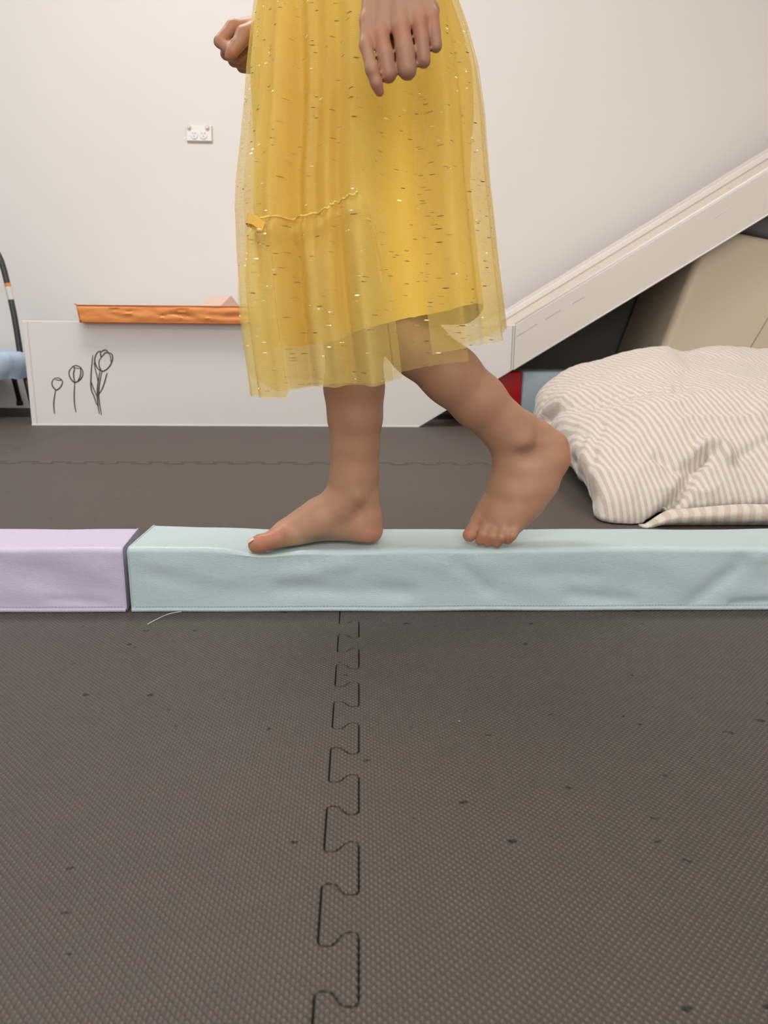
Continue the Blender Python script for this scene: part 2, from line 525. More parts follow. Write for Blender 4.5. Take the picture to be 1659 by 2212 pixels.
# offset of the tooth phase so that bends fall where the photograph shows them
PH = 0.4791 + 0.0055
def tile(ix, iy):
    x0, x1, y0, y1 = XS[ix], XS[ix + 1], YS[iy], YS[iy + 1]
    out = []
    def along(seq):
        out.extend(seq)
    # bottom edge (y0) left->right
    if iy == 0: along([(x0, y0), (x1, y0)])
    else: along([(x0, y0)] + [(s, y0 + u) for s, u in seam_line(x0, x1)] + [(x1, y0)])
    if ix == len(XS) - 2: along([(x1, y1)])
    else: along([(x1 + u, s + PH) for s, u in seam_line(y0 - PH, y1 - PH)] + [(x1, y1)])
    if iy == len(YS) - 2: along([(x0, y1)])
    else: along([(s, y1 + u) for s, u in seam_line(x0, x1)][::-1] + [(x0, y1)])
    if ix > 0: along([(x0 + u, s + PH) for s, u in seam_line(y0 - PH, y1 - PH)][::-1])
    P = np.array(out)
    keep = np.linalg.norm(P - np.roll(P, 1, 0), axis=1) > 1e-5
    P = P[keep]
    n = len(P)
    T = np.roll(P, -1, 0) - np.roll(P, 1, 0)
    T /= np.linalg.norm(T, axis=1)[:, None]
    N = np.stack([-T[:, 1], T[:, 0]], 1)     # inward for CCW
    dz = random.uniform(-0.0006, 0.0002) + (0.0011 if iy == 3 else 0)
    rings = [(P + N * 0.0017, 0.0 + dz), (P + N * 0.0008, -0.0005 + dz), (P + N * 0.0003, -0.0022 + dz), (P + N * 0.0003, -0.0195)]
    V, Fc = [], []
    for ring, z in rings:
        V += [(p[0], p[1], z) for p in ring]
    Fc.append(tuple(range(n)))
    for k in range(3):
        for i in range(n):
            j = (i + 1) % n
            Fc.append((k * n + i, (k + 1) * n + i, (k + 1) * n + j, k * n + j))
    mesh_obj('foam_tile', V, Fc, M['foam'], floor, smooth=False)
for iy in range(len(YS) - 1):
    for ix in range(len(XS) - 1):
        tile(ix, iy)

# ceiling light fittings
for i, (x, y, lx, ly, wt, colr) in enumerate(LIGHTS):
    fr = box('ceiling_light', (x - lx / 2 - .03, y - ly / 2 - .03, CEIL - 0.05), (x + lx / 2 + .03, y + ly / 2 + .03, CEIL - 0.002), M['light_panel'])
    tag(fr, ['flat rectangular ceiling light above the white play box', 'warm rectangular ceiling light above the slide', 'rectangular ceiling light over the lilac beam',
             'warm rectangular ceiling light over the striped cushion', 'cool rectangular ceiling light near the side wall', 'white rectangular ceiling light at the entrance end of the room', 'warm rectangular ceiling light at the entrance end of the room'][i], 'ceiling light')
    ld = bpy.data.lights.new('ceiling_lamp', 'AREA')
    ld.shape = 'RECTANGLE'; ld.size = lx; ld.size_y = ly; ld.energy = wt; ld.color = colr
    lo = bpy.data.objects.new('ceiling_lamp', ld)
    lo.location = (x, y, CEIL - 0.055)
    lo.parent = fr
    COL.objects.link(lo)

# ================================================================== WALL SOCKET
def socket():
    a = at_y(403, 271.5, YB); b = at_y(458.5, 307.5, YB)
    x0, x1, z1, z0 = a[0], b[0], a[2], b[2]
    root = empty('wall_socket')
    root.location = ((x0 + x1) / 2, YB, z0)
    def part(name, bm, mat, par=root):
        for v in bm.verts:
            v.co -= Vector(root.location) if par is root else Vector(root.location)
        return bm_obj(name, bm, mat, par)
    part('backing', box_bm((x0 + .001, YB - .006, z0 - .002), (x1 + .003, YB + 0.0, z1 - .001), .001), M['plate_edge'])
    part('plate', box_bm((x0, YB - .011, z0 + .003), (x1, YB - .005, z1), .0015), M['white_plastic'])
    w, h = x1 - x0, z1 - z0
    def disc(name, cx, cz, r, y0, y1, mat, par=root, seg=20):
        bm = bmesh.new()
        bmesh.ops.create_cone(bm, cap_ends=True, segments=seg, radius1=r, radius2=r * 0.92, depth=y1 - y0)
        for v in bm.verts:
            x, y, z = v.co
            v.co = Vector((cx + x, (y0 + y1) / 2 - z, cz + y))
        return part(name, bm, mat, par)
    for fx in (0.12, 0.85):
        disc('switch', x0 + w * fx, z0 + h * 0.86, 0.0085, YB - .0175, YB - .0105, M['plate_edge'])
        disc('switch_cap', x0 + w * fx - .0005, z0 + h * 0.865, 0.005, YB - .0195, YB - .017, M['white_plastic'])
    for fx in (0.31, 0.68):
        cx, cz = x0 + w * fx, z0 + h * 0.40
        disc('socket_face', cx, cz, 0.0165, YB - .0145, YB - .0105, M['white_plastic'])
        for (dx, dz, rot) in ((-.0055, .006, 0.5), (.0055, .006, -0.5), (0, -.006, 0)):
            bm = box_bm((-.0011, -.0006, -.0035), (.0011, .0006, .0035))
            bmesh.ops.rotate(bm, verts=bm.verts[:], matrix=Matrix.Rotation(-rot, 3, 'Y'))
            for v in bm.verts:
                v.co += Vector((cx + dx, YB - .0148, cz + dz))
            part('slot', bm, M['slot'])
    tag(root, 'white double power socket on the off-white wall', 'wall socket')
socket()

# ================================================================== PLAY BOX (white panel with tulips)
PY = 2.82
def bx(px, py, d=PY):
    p = at_y(px, py, d)
    return (p[0], p[2])
ZT = 0.3685
xl = at_y(57, 800, PY)[0]
xr = at_y(1111, 740, PY)[0]
p_diag_b = at_z(905, 923, 0)[0]
p_diag_t = bx(1111, 799)
play = empty('play_box'); play.location = (0, 0, 0)
poly = [(xl, 0.0), (p_diag_b, 0.0), (xr, p_diag_t[1]), (xr, ZT), (xl, ZT)]
bm_obj('front_panel', prism_bm(poly, PY, PY + 0.018, 0.0015, 1), M['white_board'], play)
box('side_panel', (xl, PY + .0185, 0), (xl + .018, 3.50, ZT), M['white_board'], play, .0015)
box('deck', (xl + .0185, PY + .0185, ZT - .05), (0.02, 3.50, ZT - .002), M['white_board'], play)
# thin trim lines along the left and right edges of the panel
box('edge_joint', (xl + .019, PY - .0006, 0.004), (xl + .0205, PY + .0004, ZT - .004), M['plate_edge'], play)
box('edge_joint', (xr - .0095, PY - .0006, p_diag_t[1]), (xr - .006, PY + .0004, ZT - .003), M['groove'], play)
box('bottom_strip', (xl, PY - .002, 0.0), (p_diag_b, PY, 0.0045), M['white_plastic'], play)
tag(play, 'white play box panel with drawn tulips and a diagonal cut corner', 'play box')

def ribbon(name, strokes, mat, parent, y=PY - 0.0006, width=1.4):
    """strokes: list of pixel polylines (px,py) with optional width factor; flat line art printed on the panel."""
    V, Fc = [], []
    for st in strokes:
        wf = 1.0
        if isinstance(st, tuple):
            st, wf = st
        pts = catmull([(*bx(*q), 0) for q in st], max(8, 6 * len(st)))[:, :2]
        T = np.gradient(pts, axis=0)
        T /= np.linalg.norm(T, axis=1)[:, None] + 1e-12
        N = np.stack([-T[:, 1], T[:, 0]], 1)
        n = len(pts)
        wd = width * wf / 585 * (0.55 + 0.45 * np.sin(np.linspace(0.25, math.pi - 0.25, n)))
        b = len(V)
        for i in range(n):
            V.append((pts[i][0] + N[i][0] * wd[i], y, pts[i][1] + N[i][1] * wd[i]))
            V.append((pts[i][0] - N[i][0] * wd[i], y, pts[i][1] - N[i][1] * wd[i]))
        for i in range(n - 1):
            k = b + 2 * i
            Fc.append((k, k + 1, k + 3, k + 2))
    return mesh_obj(name, V, Fc, mat, parent, smooth=False)
def tz(*pts):     # points read off the 8.295x enlargement at (80, 730)
    return [(80 + x / 8.295, 730 + y / 8.295) for x, y in pts]
d1 = ribbon('tulip_drawing', [tz((300, 735), (275, 780), (270, 830), (290, 880), (340, 930), (385, 915), (430, 870), (455, 810), (450, 765), (420, 735)),
                              (tz((300, 735), (335, 720), (380, 716), (420, 735), (430, 752), (395, 760), (350, 750), (315, 735)), 0.7),
                              tz((335, 930), (320, 1020), (305, 1130), (302, 1230), (315, 1360))], M['ink'], play)
d2 = ribbon('tulip_drawing', [tz((640, 515), (595, 565), (575, 620), (585, 690), (620, 750), (670, 795), (730, 780), (790, 730), (822, 660), (815, 580), (780, 535)),
                              (tz((630, 515), (690, 495), (750, 510), (800, 540)), 0.8), (tz((670, 525), (720, 545), (780, 545)), 0.6),
                              tz((650, 510), (672, 560), (655, 640), (665, 730), (680, 795)), tz((780, 540), (785, 620), (770, 700), (730, 775)),
                              tz((678, 795), (672, 900), (668, 1040), (675, 1200), (700, 1335))], M['ink'], play)
d3 = ribbon('tulip_drawing', [tz((1140, 235), (1090, 255), (1050, 320), (1035, 410), (1060, 500), (1100, 560), (1150, 590)),
                              tz((1140, 240), (1140, 300), (1150, 350)), tz((1145, 255), (1190, 225), (1235, 220), (1280, 255)),
                              tz((1150, 350), (1185, 310), (1220, 270), (1265, 265), (1300, 290)), (tz((1300, 290), (1320, 350), (1325, 440)), 0.7),
                              tz((1150, 350), (1115, 410), (1112, 480), (1130, 550), (1165, 595), (1215, 585), (1275, 540), (1325, 470), (1355, 380), (1350, 310), (1320, 275), (1285, 270)),
                              tz((998, 310), (990, 420), (975, 560), (968, 720), (965, 850), (980, 950), (1020, 1040), (1060, 1160), (1095, 1225)),
                              (tz((1020, 440), (1045, 560), (1075, 680), (1092, 790)), 0.8), (tz((975, 790), (1010, 900), (1075, 1050)), 0.8),
                              tz((1130, 590), (1105, 730), (1085, 880), (1080, 1050), (1095, 1220), (1118, 1360)),
                              tz((1165, 600), (1135, 740), (1112, 900), (1108, 1060), (1125, 1200), (1155, 1380)),
                              tz((1115, 1000), (1165, 920), (1210, 800), (1240, 690), (1258, 630))], M['ink'], play)
for o, l in ((d1, 'smallest drawn tulip bud'), (d2, 'middle drawn tulip bud'), (d3, 'tallest drawn tulip with leaves')):
    o['label'] = l

# ================================================================== ORANGE FOAM BEAM on the play box
def orange_beam():
    yo0, yo1 = PY - 0.035, PY + 0.085
    a = at_y(166, 662, yo0); b = at_y(176, 692, yo0)
    x0, zt = a[0], a[2]
    z0 = ZT + 0.0005
    zt = at_y(300, 660.5, yo0)[2]
    x1 = x0 + 0.95
    root = empty('orange_foam_strip'); root.location = (0, 0, 0)
    nx, prof = 220, []
    h = zt - z0
    # section corners (y, z), front bottom lip sags a little over the panel edge
    sec = [(yo0, z0 - 0.004)] + [(yo0 - .003, z0 + h * q) for q in (.12, .25, .38, .5, .62, .75, .88)] + [(yo0, zt - .002), (yo0 + .003, zt), (yo1 - .003, zt), (yo1, zt - .003), (yo1, z0 + .003), (yo1 - .003, z0), (PY + .02, z0), (PY - .001, z0 - .0005), (yo0 + .004, z0 - .0045)]
    V, Fc = [], []
    m = len(sec)
    for i in range(nx):
        x = x0 + (x1 - x0) * i / (nx - 1)
        for k, (y, z) in enumerate(sec):
            dy = 0
            if 1 <= k <= 7:
                dy = (0.006 * nz(x * 9, k * .45, 3) + 0.006 * nz(x * 20 + k * .5, k * .6, 1)) * math.sin(math.pi * k / 8)
            sl = 0.010 * (1 - (z - z0) / h) if i == 0 else 0
            V.append((x + sl, y + dy, z + (0.0015 * nz(x * 12, k, 0) if z > z0 + h * .5 else 0)))
    for i in range(nx - 1):
        for k in range(m):
            l = (k + 1) % m
            Fc.append((i * m + k, i * m + l, (i + 1) * m + l, (i + 1) * m + k))
    Fc.append(tuple(range(m))[::-1]); Fc.append(tuple((nx - 1) * m + k for k in range(m)))
    oc = mesh_obj('cover', V, Fc, M['orange'], root, smooth=True)
    oe = oc.modifiers.new('edge', 'EDGE_SPLIT'); oe.split_angle = math.radians(50)
    tube('piping', [(x0 - .001, yo0 - .001, zt), (x0 + .3, yo0 - .002, zt + .0005), (x1, yo0 - .001, zt)], .0018, M['orange_dark'], root, 6)
    tube('piping', [(x0 + .008, yo0 - .001, z0 - .004), (x1, yo0 - .001, z0 - .004)], .0018, M['orange_dark'], root, 6)
    tube('piping', [(x0, yo0 - .001, zt), (x0 + .004, yo0 - .002, z0 + h * .5), (x0 + .010, yo0 - .001, z0 - .003)], .0022, M['orange_dark'], root, 6)
    q = at_y(160, 655, yo0)
    tube('corner_tab', [(x0 + .002, yo0, zt), ((x0 + q[0]) / 2, yo0, (zt + q[2]) / 2 + .001), (q[0], yo0, q[2])], [.003, .003, .002], M['orange'], root, 6)
    tag(root, 'orange vinyl foam strip lying on top of the white play box', 'foam strip')
orange_beam()

# pale pink foam wedge on the deck
def pink_wedge():
    d0 = 3.10
    r0 = at_y(471, 638, d0 + .10); r1 = at_y(500, 638, d0)
    e0 = at_y(478, 660, d0 - .03); e1 = at_y(517, 660, d0 + .05)
    zb = ZT - 0.0005
    top = r1[2]
    def drop(r, e):
        k = (top - zb) / (top - e[2])
        return (r[0] + (e[0] - r[0]) * k, r[1] + (e[1] - r[1]) * k, zb)
    A, B = drop(r1, e0), drop(r1, e1)
    off = np.array((r0[0] - r1[0], r0[1] - r1[1], 0))
    V = [A, B, (r1[0], r1[1], top)]
    V += [tuple(np.array(v) + off * 1.6) for v in V]
    bm = bmesh.new()
    vs = [bm.verts.new(v) for v in V]
    for f in ((0, 1, 2), (5, 4, 3), (0, 3, 4, 1), (1, 4, 5, 2), (2, 5, 3, 0)):
        bm.faces.new([vs[i] for i in f])
    bmesh.ops.bevel(bm, geom=bm.edges[:], offset=.003, segments=2, affect='EDGES')
    tag(bm_obj('foam_wedge', bm, M['pink'], None, False), 'pale pink foam wedge standing behind the orange strip', 'foam wedge')
pink_wedge()

# ================================================================== SLIDE
def slide():
    root = empty('slide'); root.location = (0, 0, 0)
    A = bx(1112, 702); Bp = bx(1659, 367)
    C = bx(1112, 798); Dp = bx(1659, 465)
    k = (Bp[1] - A[1]) / (Bp[0] - A[0])
    x_end = 2.05
    xs = xr + 0.0015
    def top(x): return A[1] + k * (x - A[0])
    def low(x): return C[1] + (Dp[1] - C[1]) / (Dp[0] - C[0]) * (x - C[0])
    # near side board, sitting flush with the play box panel
    bm_obj('side_board', prism_bm([(xs, low(xs)), (x_end, low(x_end)), (x_end, top(x_end)), (xs, top(xs))], PY - .001, PY + .022, .0025, 2), M['slide'], root)
    # rounded bead on its top inner edge
    tube('top_bead', [(xs, PY + .006, top(xs) + .002), (x_end, PY + .006, top(x_end) + .002)], .006, M['white_board'], root, 10)
    # lower bright edge strip
    tube('lower_edge', [(xs, PY - .001, low(xs) + .002), (x_end, PY - .001, low(x_end) + .002)], .0025, M['white_board'], root, 8)
    # far side board
    y1 = 3.47
    e0 = p_diag_b + .06
    xb = e0
    bm_obj('side_board', prism_bm([(xb, max(0.002, low(xb))), (x_end, low(x_end)), (x_end, top(x_end) + .012), (xb, top(xb) + .012)], y1, y1 + .022, .0025, 2), M['slide'], root)
    # sliding bed between them
    bm_obj('bed', prism_bm([(xb, top(xb) - .045), (x_end, top(x_end) - .045), (x_end, top(x_end) - .03), (xb, top(xb) - .03)], PY + .0225, y1 - .0005, 0), M['slide_bed'], root)
    # inner corner rail along the far board
    bm_obj('inner_rail', prism_bm([(xb, top(xb) - .0295), (x_end, top(x_end) - .0295), (x_end, top(x_end) + .0), (xb, top(xb) + .0)], y1 - .03, y1 - .0005, .004), M['white_board'], root)
    # scuffed scratch lines on the near board
    for (p, q) in (((1178, 690), (1212, 669)), ((1115, 728), (1160, 700)), ((1540, 473), (1582, 446)), ((1236, 657), (1262, 641))):
        a = bx(*p); b = bx(*q)
        tube('scratch', [(a[0], PY - .0008, a[1]), (b[0], PY - .0008, b[1])], .0009, M['groove'] if p[0] < 1400 else M['white_plastic'], root, 5)
    # added dark board: deep shade under the bed put into its colour
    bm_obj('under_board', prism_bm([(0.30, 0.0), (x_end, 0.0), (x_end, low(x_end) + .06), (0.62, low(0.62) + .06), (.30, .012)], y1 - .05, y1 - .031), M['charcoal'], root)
    # tower under the high end of the slide
    for yy in (PY, y1 - .04):
        box('post', (x_end + .002, yy, 0), (x_end + .062, yy + .06, top(x_end) + .62), M['white_board'], root, .003)
    box('platform', (x_end + .063, PY, top(x_end) - .07), (x_end + .72, y1 + .02, top(x_end) - .03), M['white_board'], root, .003)
    for yy in (PY, y1 - .04):
        box('post', (x_end + .722, yy, 0), (x_end + .78, yy + .06, top(x_end) + .62), M['white_board'], root, .003)
    tag(root, 'cream wooden slide sloping down to the white play box', 'slide')
slide()

# ================================================================== THINGS UNDER THE SLIDE
def tan_block():
    d0, d1 = 2.90, 3.40
    def P(px, py): return bx(px, py, d0)
    tl = P(1533, 488); bl_line = P(1431, 749)
    k = (tl[0] - bl_line[0]) / (tl[1] - bl_line[1])
    xb = bl_line[0] - k * bl_line[1]
    tr = P(1860, 575)
    root = empty('leaning_foam_block'); root.location = (0, 0, 0)
    poly = [(xb, 0.001), (2.02, 0.001), (2.02, tr[1]), (tl[0], tl[1])]
    bm = prism_bm(poly, d0, d1, 0.0)
    bmesh.ops.bevel(bm, geom=bm.edges[:], offset=.03, segments=5, affect='EDGES', profile=0.5)
    bm_obj('cover', bm, M['tan'], root, True)
    a, b = P(1608, 772), P(1668, 672)
    tube('seam', [(a[0] - .03, d0 - .0002, a[1] - .065), (a[0], d0 - .0002, a[1]), (b[0], d0 - .0002, b[1]), (b[0] + .05, d0 - .0002, b[1] + .09)], .0013, M['tan_seam'], root, 6)
    tag(root, 'large tan vinyl foam block leaning under the slide', 'foam block')
    # grey cushion lying on its sloping top
    u = unit((2.02 - tl[0], 0, tr[1] - tl[1]))
    nrm = np.array((-u[2], 0, u[0]))
    c = np.array((tl[0], 0, tl[1])) + u * 0.20 + nrm * .046
    pts = []
    for (s, t) in ((-.10, -.04), (.16, -.04), (.17, .035), (-.085, .04)):
        q = c + u * s + nrm * t
        pts.append((q[0], q[2]))
    bm = prism_bm(pts, d0 + .04, d1 - .12, 0)
    bmesh.ops.bevel(bm, geom=bm.edges[:], offset=.022, segments=4, affect='EDGES', profile=0.5)
    tag(bm_obj('grey_cushion', bm, M['grey_vinyl'], None, True), 'small mauve-grey cushion on top of the tan foam block', 'cushion')
tan_block()

def soft_block():
    d0, d1 = 2.93, 3.15
    a = at_y(1129, 803, d0)
    xb0, z1 = a[0], a[2]
    x0 = xb0 - 0.16
    x1 = xb0 + 0.36
    root = empty('soft_play_block'); root.location = (0, 0, 0)
    box('red_end', (x0, d0, .002), (xb0, d1, z1), M['block_red'], root, .008, True)
    box('blue_body', (xb0 + .0005, d0 - .001, .002), (x1, d1, z1 + .001), M['block_blue'], root, .008, True)
    tag(root, 'low pale blue foam block with a red end beneath the slide', 'foam block')
soft_block()

# ================================================================== TRAMPOLINE
def trampoline():
    dC = 3.14
    edge = at_y(47, 776, dC)
    r = 0.40
    cx, cz = edge[0] - r, edge[2] + .004
    root = empty('mini_trampoline'); root.location = (cx, dC, 0)
    def loc(p): return (p[0] - cx, p[1] - dC, p[2])
    n = 72
    ring = [loc((cx + r * math.cos(2 * math.pi * i / n), dC + r * math.sin(2 * math.pi * i / n), cz)) for i in range(n)]
    tube('frame_ring', ring, .0125, M['tube'], root, 10, True)
    # jumping mat
    V = [loc((cx + .27 * math.cos(2 * math.pi * i / n), dC + .27 * math.sin(2 * math.pi * i / n), cz + .004)) for i in range(n)]
    mesh_obj('jumping_mat', V, [tuple(range(n))], M['rubber'], root, False)
    # wrinkled fabric cover wrapped over the frame
    V, Fc = [], []
    nn = 240
    sec = [(-.12, .010), (-.08, .016), (-.03, .020), (0.0, .026), (.018, .016), (.026, -.006), (.026, -.035), (.022, -.060), (.018, -.075)]
    m = len(sec)
    for i in range(nn):
        a = 2 * math.pi * i / nn
        for k, (dr, dz) in enumerate(sec):
            w = 0.006 * nz(math.cos(a) * 6, math.sin(a) * 6, k * .5) + .004 * nz(math.cos(a) * 17, math.sin(a) * 17, k * .8)
            rr = r + dr + w * (0.4 + 0.2 * k)
            zz = cz + dz + w * 0.8 - (.012 * nz(math.cos(a) * 4, math.sin(a) * 4, 9) if k > 6 else 0)
            V.append(loc((cx + rr * math.cos(a), dC + rr * math.sin(a), zz)))
    for i in range(nn):
        j = (i + 1) % nn
        for k in range(m - 1):
            Fc.append((i * m + k, i * m + k + 1, j * m + k + 1, j * m + k))
    mesh_obj('padded_cover', V, Fc, M['blue_fabric'], root)
    # legs
    lt = at_y(50, 824, dC - .02); lb = at_z(66, 897, 0)
    for k, ang in enumerate((0.0, 60, 120, 180, 240, 300)):
        a = math.radians(ang)
        p0 = (cx + (r - .004) * math.cos(a), dC + (r - .004) * math.sin(a), cz)
        p1 = (cx + (r + .028) * math.cos(a), dC + (r + .028) * math.sin(a), .018)
        lg = tube('leg', [loc(p0), loc(p1)], .011, M['tube'], root, 10)
        tube('rubber_foot', [loc((p1[0], p1[1], .020)), loc((p1[0], p1[1], .0005))], .014, M['rubber'], lg, 10)
    # handle bar: a tall hoop
    base = at_y(41, 745, dC)
    pts = [(edge[0] - .003, dC, cz), base, at_y(32, 689, dC), at_y(26, 659, dC), at_y(20, 631, dC), at_y(14, 605, dC), at_y(7, 578, dC), at_y(-3, 552, dC), at_y(-22, 524, dC), at_y(-60, 500, dC), at_y(-120, 488, dC)]
    xm = cx
    mir = [np.array((2 * xm - p[0], p[1], p[2])) for p in pts[::-1]]
    path = catmull([loc(p) for p in pts] + [loc(p) for p in mir], 360)
    hb = tube('handle_bar', path, .0115, M['tube'], root, 12)
    def seg_of(p, q):
        i0 = int(np.argmin(np.linalg.norm(path - np.array(loc(p)), axis=1)))
        i1 = int(np.argmin(np.linalg.norm(path - np.array(loc(q)), axis=1)))
        return path[min(i0, i1):max(i0, i1) + 1]
    tube('sticker', seg_of(at_y(17.5, 620, dC), at_y(24, 648, dC)), .0120, M['sticker'], hb, 12)
    tube('sticker_band', seg_of(at_y(15.5, 612, dC), at_y(17.5, 620, dC)), .0120, M['sticker_o'], hb, 12)
    tag(root, 'mini trampoline with pale blue cover and dark hoop handle', 'trampoline')
trampoline()

# ================================================================== STRIPED FLOOR CUSHION
def cushion():
    root = empty('floor_cushion'); root.location = (0, 0, 0)
    def W(px, py, d): return at_y(px, py, d)
    rows = []
    rows.append([W(1167, 850, 2.42), W(1222, 803, 2.40), W(1308, 774, 2.36), W(1421, 751, 2.30), W(1475, 762, 2.30), W(1558, 752, 2.28), W(1659, 754, 2.25), W(1790, 752, 2.22), W(1930, 790, 2.2)])   # crest
    rows.append([W(1160, 880, 2.25), W(1206, 846, 2.1), W(1300, 822, 2.02), W(1420, 806, 1.95), W(1500, 808, 1.95), W(1580, 804, 1.94), W(1659, 806, 1.92), W(1800, 806, 1.9), W(1960, 850, 1.9)])
    rows.append([W(1172, 908, 2.08), W(1222, 890, 1.90), W(1310, 872, 1.80), W(1420, 852, 1.73), W(1510, 846, 1.71), W(1600, 842, 1.70), W(1659, 842, 1.69), W(1820, 845, 1.68), W(1990, 900, 1.68)])   # front ridge
    rows.append([W(1205, 940, 1.88), W(1248, 930, 1.74), W(1325, 918, 1.66), W(1425, 905, 1.61), W(1520, 900, 1.60), W(1610, 896, 1.59), W(1665, 896, 1.58), W(1840, 900, 1.58), W(2020, 960, 1.58)])
    rows.append([W(1240, 990, 1.68), W(1272, 985, 1.58), W(1345, 985, 1.53), W(1440, 985, 1.51), W(1530, 985, 1.50), W(1620, 985, 1.495), W(1680, 985, 1.49), W(1860, 990, 1.49), W(2050, 1030, 1.49)])
    rows.append([W(1282, 1058, 1.52), W(1306, 1058, 1.46), W(1365, 1060, 1.44), W(1450, 1062, 1.435), W(1540, 1064, 1.43), W(1630, 1064, 1.425), W(1700, 1064, 1.42), W(1880, 1064, 1.42), W(2080, 1090, 1.42)])
    rows.append([W(1288, 1110, 1.45), W(1312, 1118, 1.42), W(1372, 1126, 1.41), W(1455, 1110, 1.415), W(1545, 1100, 1.42), W(1640, 1098, 1.42), W(1715, 1098, 1.42), W(1890, 1100, 1.42), W(2090, 1120, 1.42)])
    last = []
    for k, p in enumerate(rows[-1]):
        last.append(np.array((p[0] + (0.01 if k == 0 else 0), p[1] + .03, 0.008)))
    rows.append(last)
    cr = rows[0]
    back1 = [np.array((p[0] + (.03 if k == 0 else 0), p[1] + .16, p[2] * .55)) for k, p in enumerate(cr)]
    back0 = [np.array((p[0] + (.05 if k == 0 else 0), p[1] + .16, 0.004)) for k, p in enumerate(cr)]
    rows = [back0, back1] + rows
    # closing columns on both ends
    full = []
    for ri, rw in enumerate(rows):
        p = rw[0]; q = rw[-1]
        inner = np.array((p[0] + .085, p[1] + .03, max(0.004, p[2] * .12)))
        mid = np.array((p[0] + .012, p[1] + .012, max(0.006, p[2] * .62)))
        qin = np.array((q[0] - .03, q[1] + .02, 0.004))
        full.append([inner, mid] + rw + [qin])
    G = np.array(full)
    nb, na = 150, 260
    # interpolate along columns then rows
    tmp = np.array([catmull(G[:, j], nb) for j in range(G.shape[1])])       # (cols, nb, 3)
    surf = np.array([catmull(tmp[:, i], na) for i in range(nb)])            # (nb, na, 3)
    du = np.gradient(surf, axis=1); dv = np.gradient(surf, axis=0)
    N = np.cross(du, dv); N /= np.linalg.norm(N, axis=2)[..., None] + 1e-9
    N *= np.where(N[..., 2:3] < 0, 1, 1)
    ctr = np.array((1.0, 1.9, 0.1))
    sgn = np.sign(np.einsum('ijk,ijk->ij', N, surf - ctr))
    sgn = 1.0 if (sgn > 0).mean() > .5 else -1.0
    N *= sgn
    disp = np.zeros((nb, na))
    def ridge(x, y, w):
        return 1 - abs(nz(x, y, w)) * 2
    for i in range(nb):
        for j in range(na):
            x, y, z = surf[i, j]
            v = i / nb
            e = 0.010 * nz(x * 5 + z * 4, y * 5 - z * 6, 2.0)
            e += 0.0045 * max(0, ridge(x * 9 + y * 7, (y + z * 1.5) * 7 - x * 4, 5.0)) ** 2
            e += 0.0022 * ridge(x * 24 - y * 12, (y - z) * 22 + x * 13, 8.0)
            e += 0.0012 * nz(x * 60, (y - z) * 60, 4.0)
            disp[i, j] = e
    # deep crease folds on the front: pixel polyline, width and depth in metres
    def crease(pts, d, wid, dep):
        P = catmull([at_y(px, py, d) for px, py in pts], 24)
        A = surf.reshape(-1, 3)
        px_ = np.array([pix(a) for a in A])
        Q = np.array([pix(a) for a in P])
        dist = np.min(np.linalg.norm(px_[:, None, :] - Q[None], axis=2), axis=1).reshape(nb, na)
        front = surf[..., 1] < 2.1
        disp[...] += np.where(front, dep * np.exp(-(dist / wid) ** 2), 0)
    crease([(1395, 1140), (1440, 1105), (1475, 1060), (1500, 1010), (1520, 985)], 1.43, 13, -0.024)
    crease([(1510, 975), (1530, 960), (1560, 965), (1572, 990)], 1.45, 13, 0.018)
    crease([(1420, 985), (1440, 1000), (1465, 1012), (1490, 1000)], 1.45, 10, -0.011)
    crease([(1265, 945), (1255, 970), (1247, 1000)], 1.6, 8, -0.006)
    crease([(1300, 925), (1285, 960), (1283, 1000)], 1.6, 9, -0.006)
    crease([(1600, 985), (1640, 960), (1680, 945)], 1.5, 10, -0.006)
    crease([(1180, 905), (1230, 880), (1330, 862), (1480, 838)], 1.85, 13, -0.012)
    edge = np.ones((nb, na))
    surf = surf + N * (disp * edge)[..., None]
    surf[..., 2] = np.maximum(surf[..., 2], 0.0015)
    # the cushion never reaches the beam in front of it
    surf[..., 1] = np.maximum(surf[..., 1], 1.375)
    V = surf.reshape(-1, 3)
    uv = np.zeros((nb, na, 2))
    uv[..., 0] = surf[..., 0] + 0.10 * (surf[..., 1] - 1.4) + .06 * (disp)
    L = np.cumsum(np.linalg.norm(np.diff(surf, axis=0, prepend=surf[:1]), axis=2), axis=0)
    uv[..., 1] = L
    Fc = [(i * na + j, i * na + j + 1, (i + 1) * na + j + 1, (i + 1) * na + j) for i in range(nb - 1) for j in range(na - 1)]
    mesh_obj('cover', V, Fc, M['stripe'], root, True, uv.reshape(-1, 2))
    # lower flap with broader stripes showing beneath the front
    nfx, nfy = 90, 14
    V, uv, Fc = [], [], []
    for j in range(nfy):
        t = j / (nfy - 1)
        for i in range(nfx):
            s = i / (nfx - 1)
            px = 1380 + s * 460
            py = 1141 - 38 * smooth(-.02, .16, s) - 12 * smooth(.1, .5, s)
            top = at_y(px, py, 1.402)
            # bulging section: from the top edge, out to the front, down to the floor
            bul = math.sin(math.pi * (0.12 + 0.76 * t))
            y = 1.412 - 0.030 * bul
            z = top[2] * (1 - t) + 0.002 * t
            y = max(y, 1.380) + .002 * nz(top[0] * 20, t * 4, 0)
            V.append((top[0] + .006 * nz(top[0] * 8, t * 3, 2), y, z))
            uv.append((top[0], t * .1))
    for j in range(nfy - 1):
        for i in range(nfx - 1):
            a = j * nfx + i
            Fc.append((a, a + 1, a + nfx + 1, a + nfx))
    fl = mesh_obj('lower_flap', V, Fc, M['stripe_wide'], root, True, uv)
    sol = fl.modifiers.new('thickness', 'SOLIDIFY'); sol.thickness = .003; sol.offset = -1
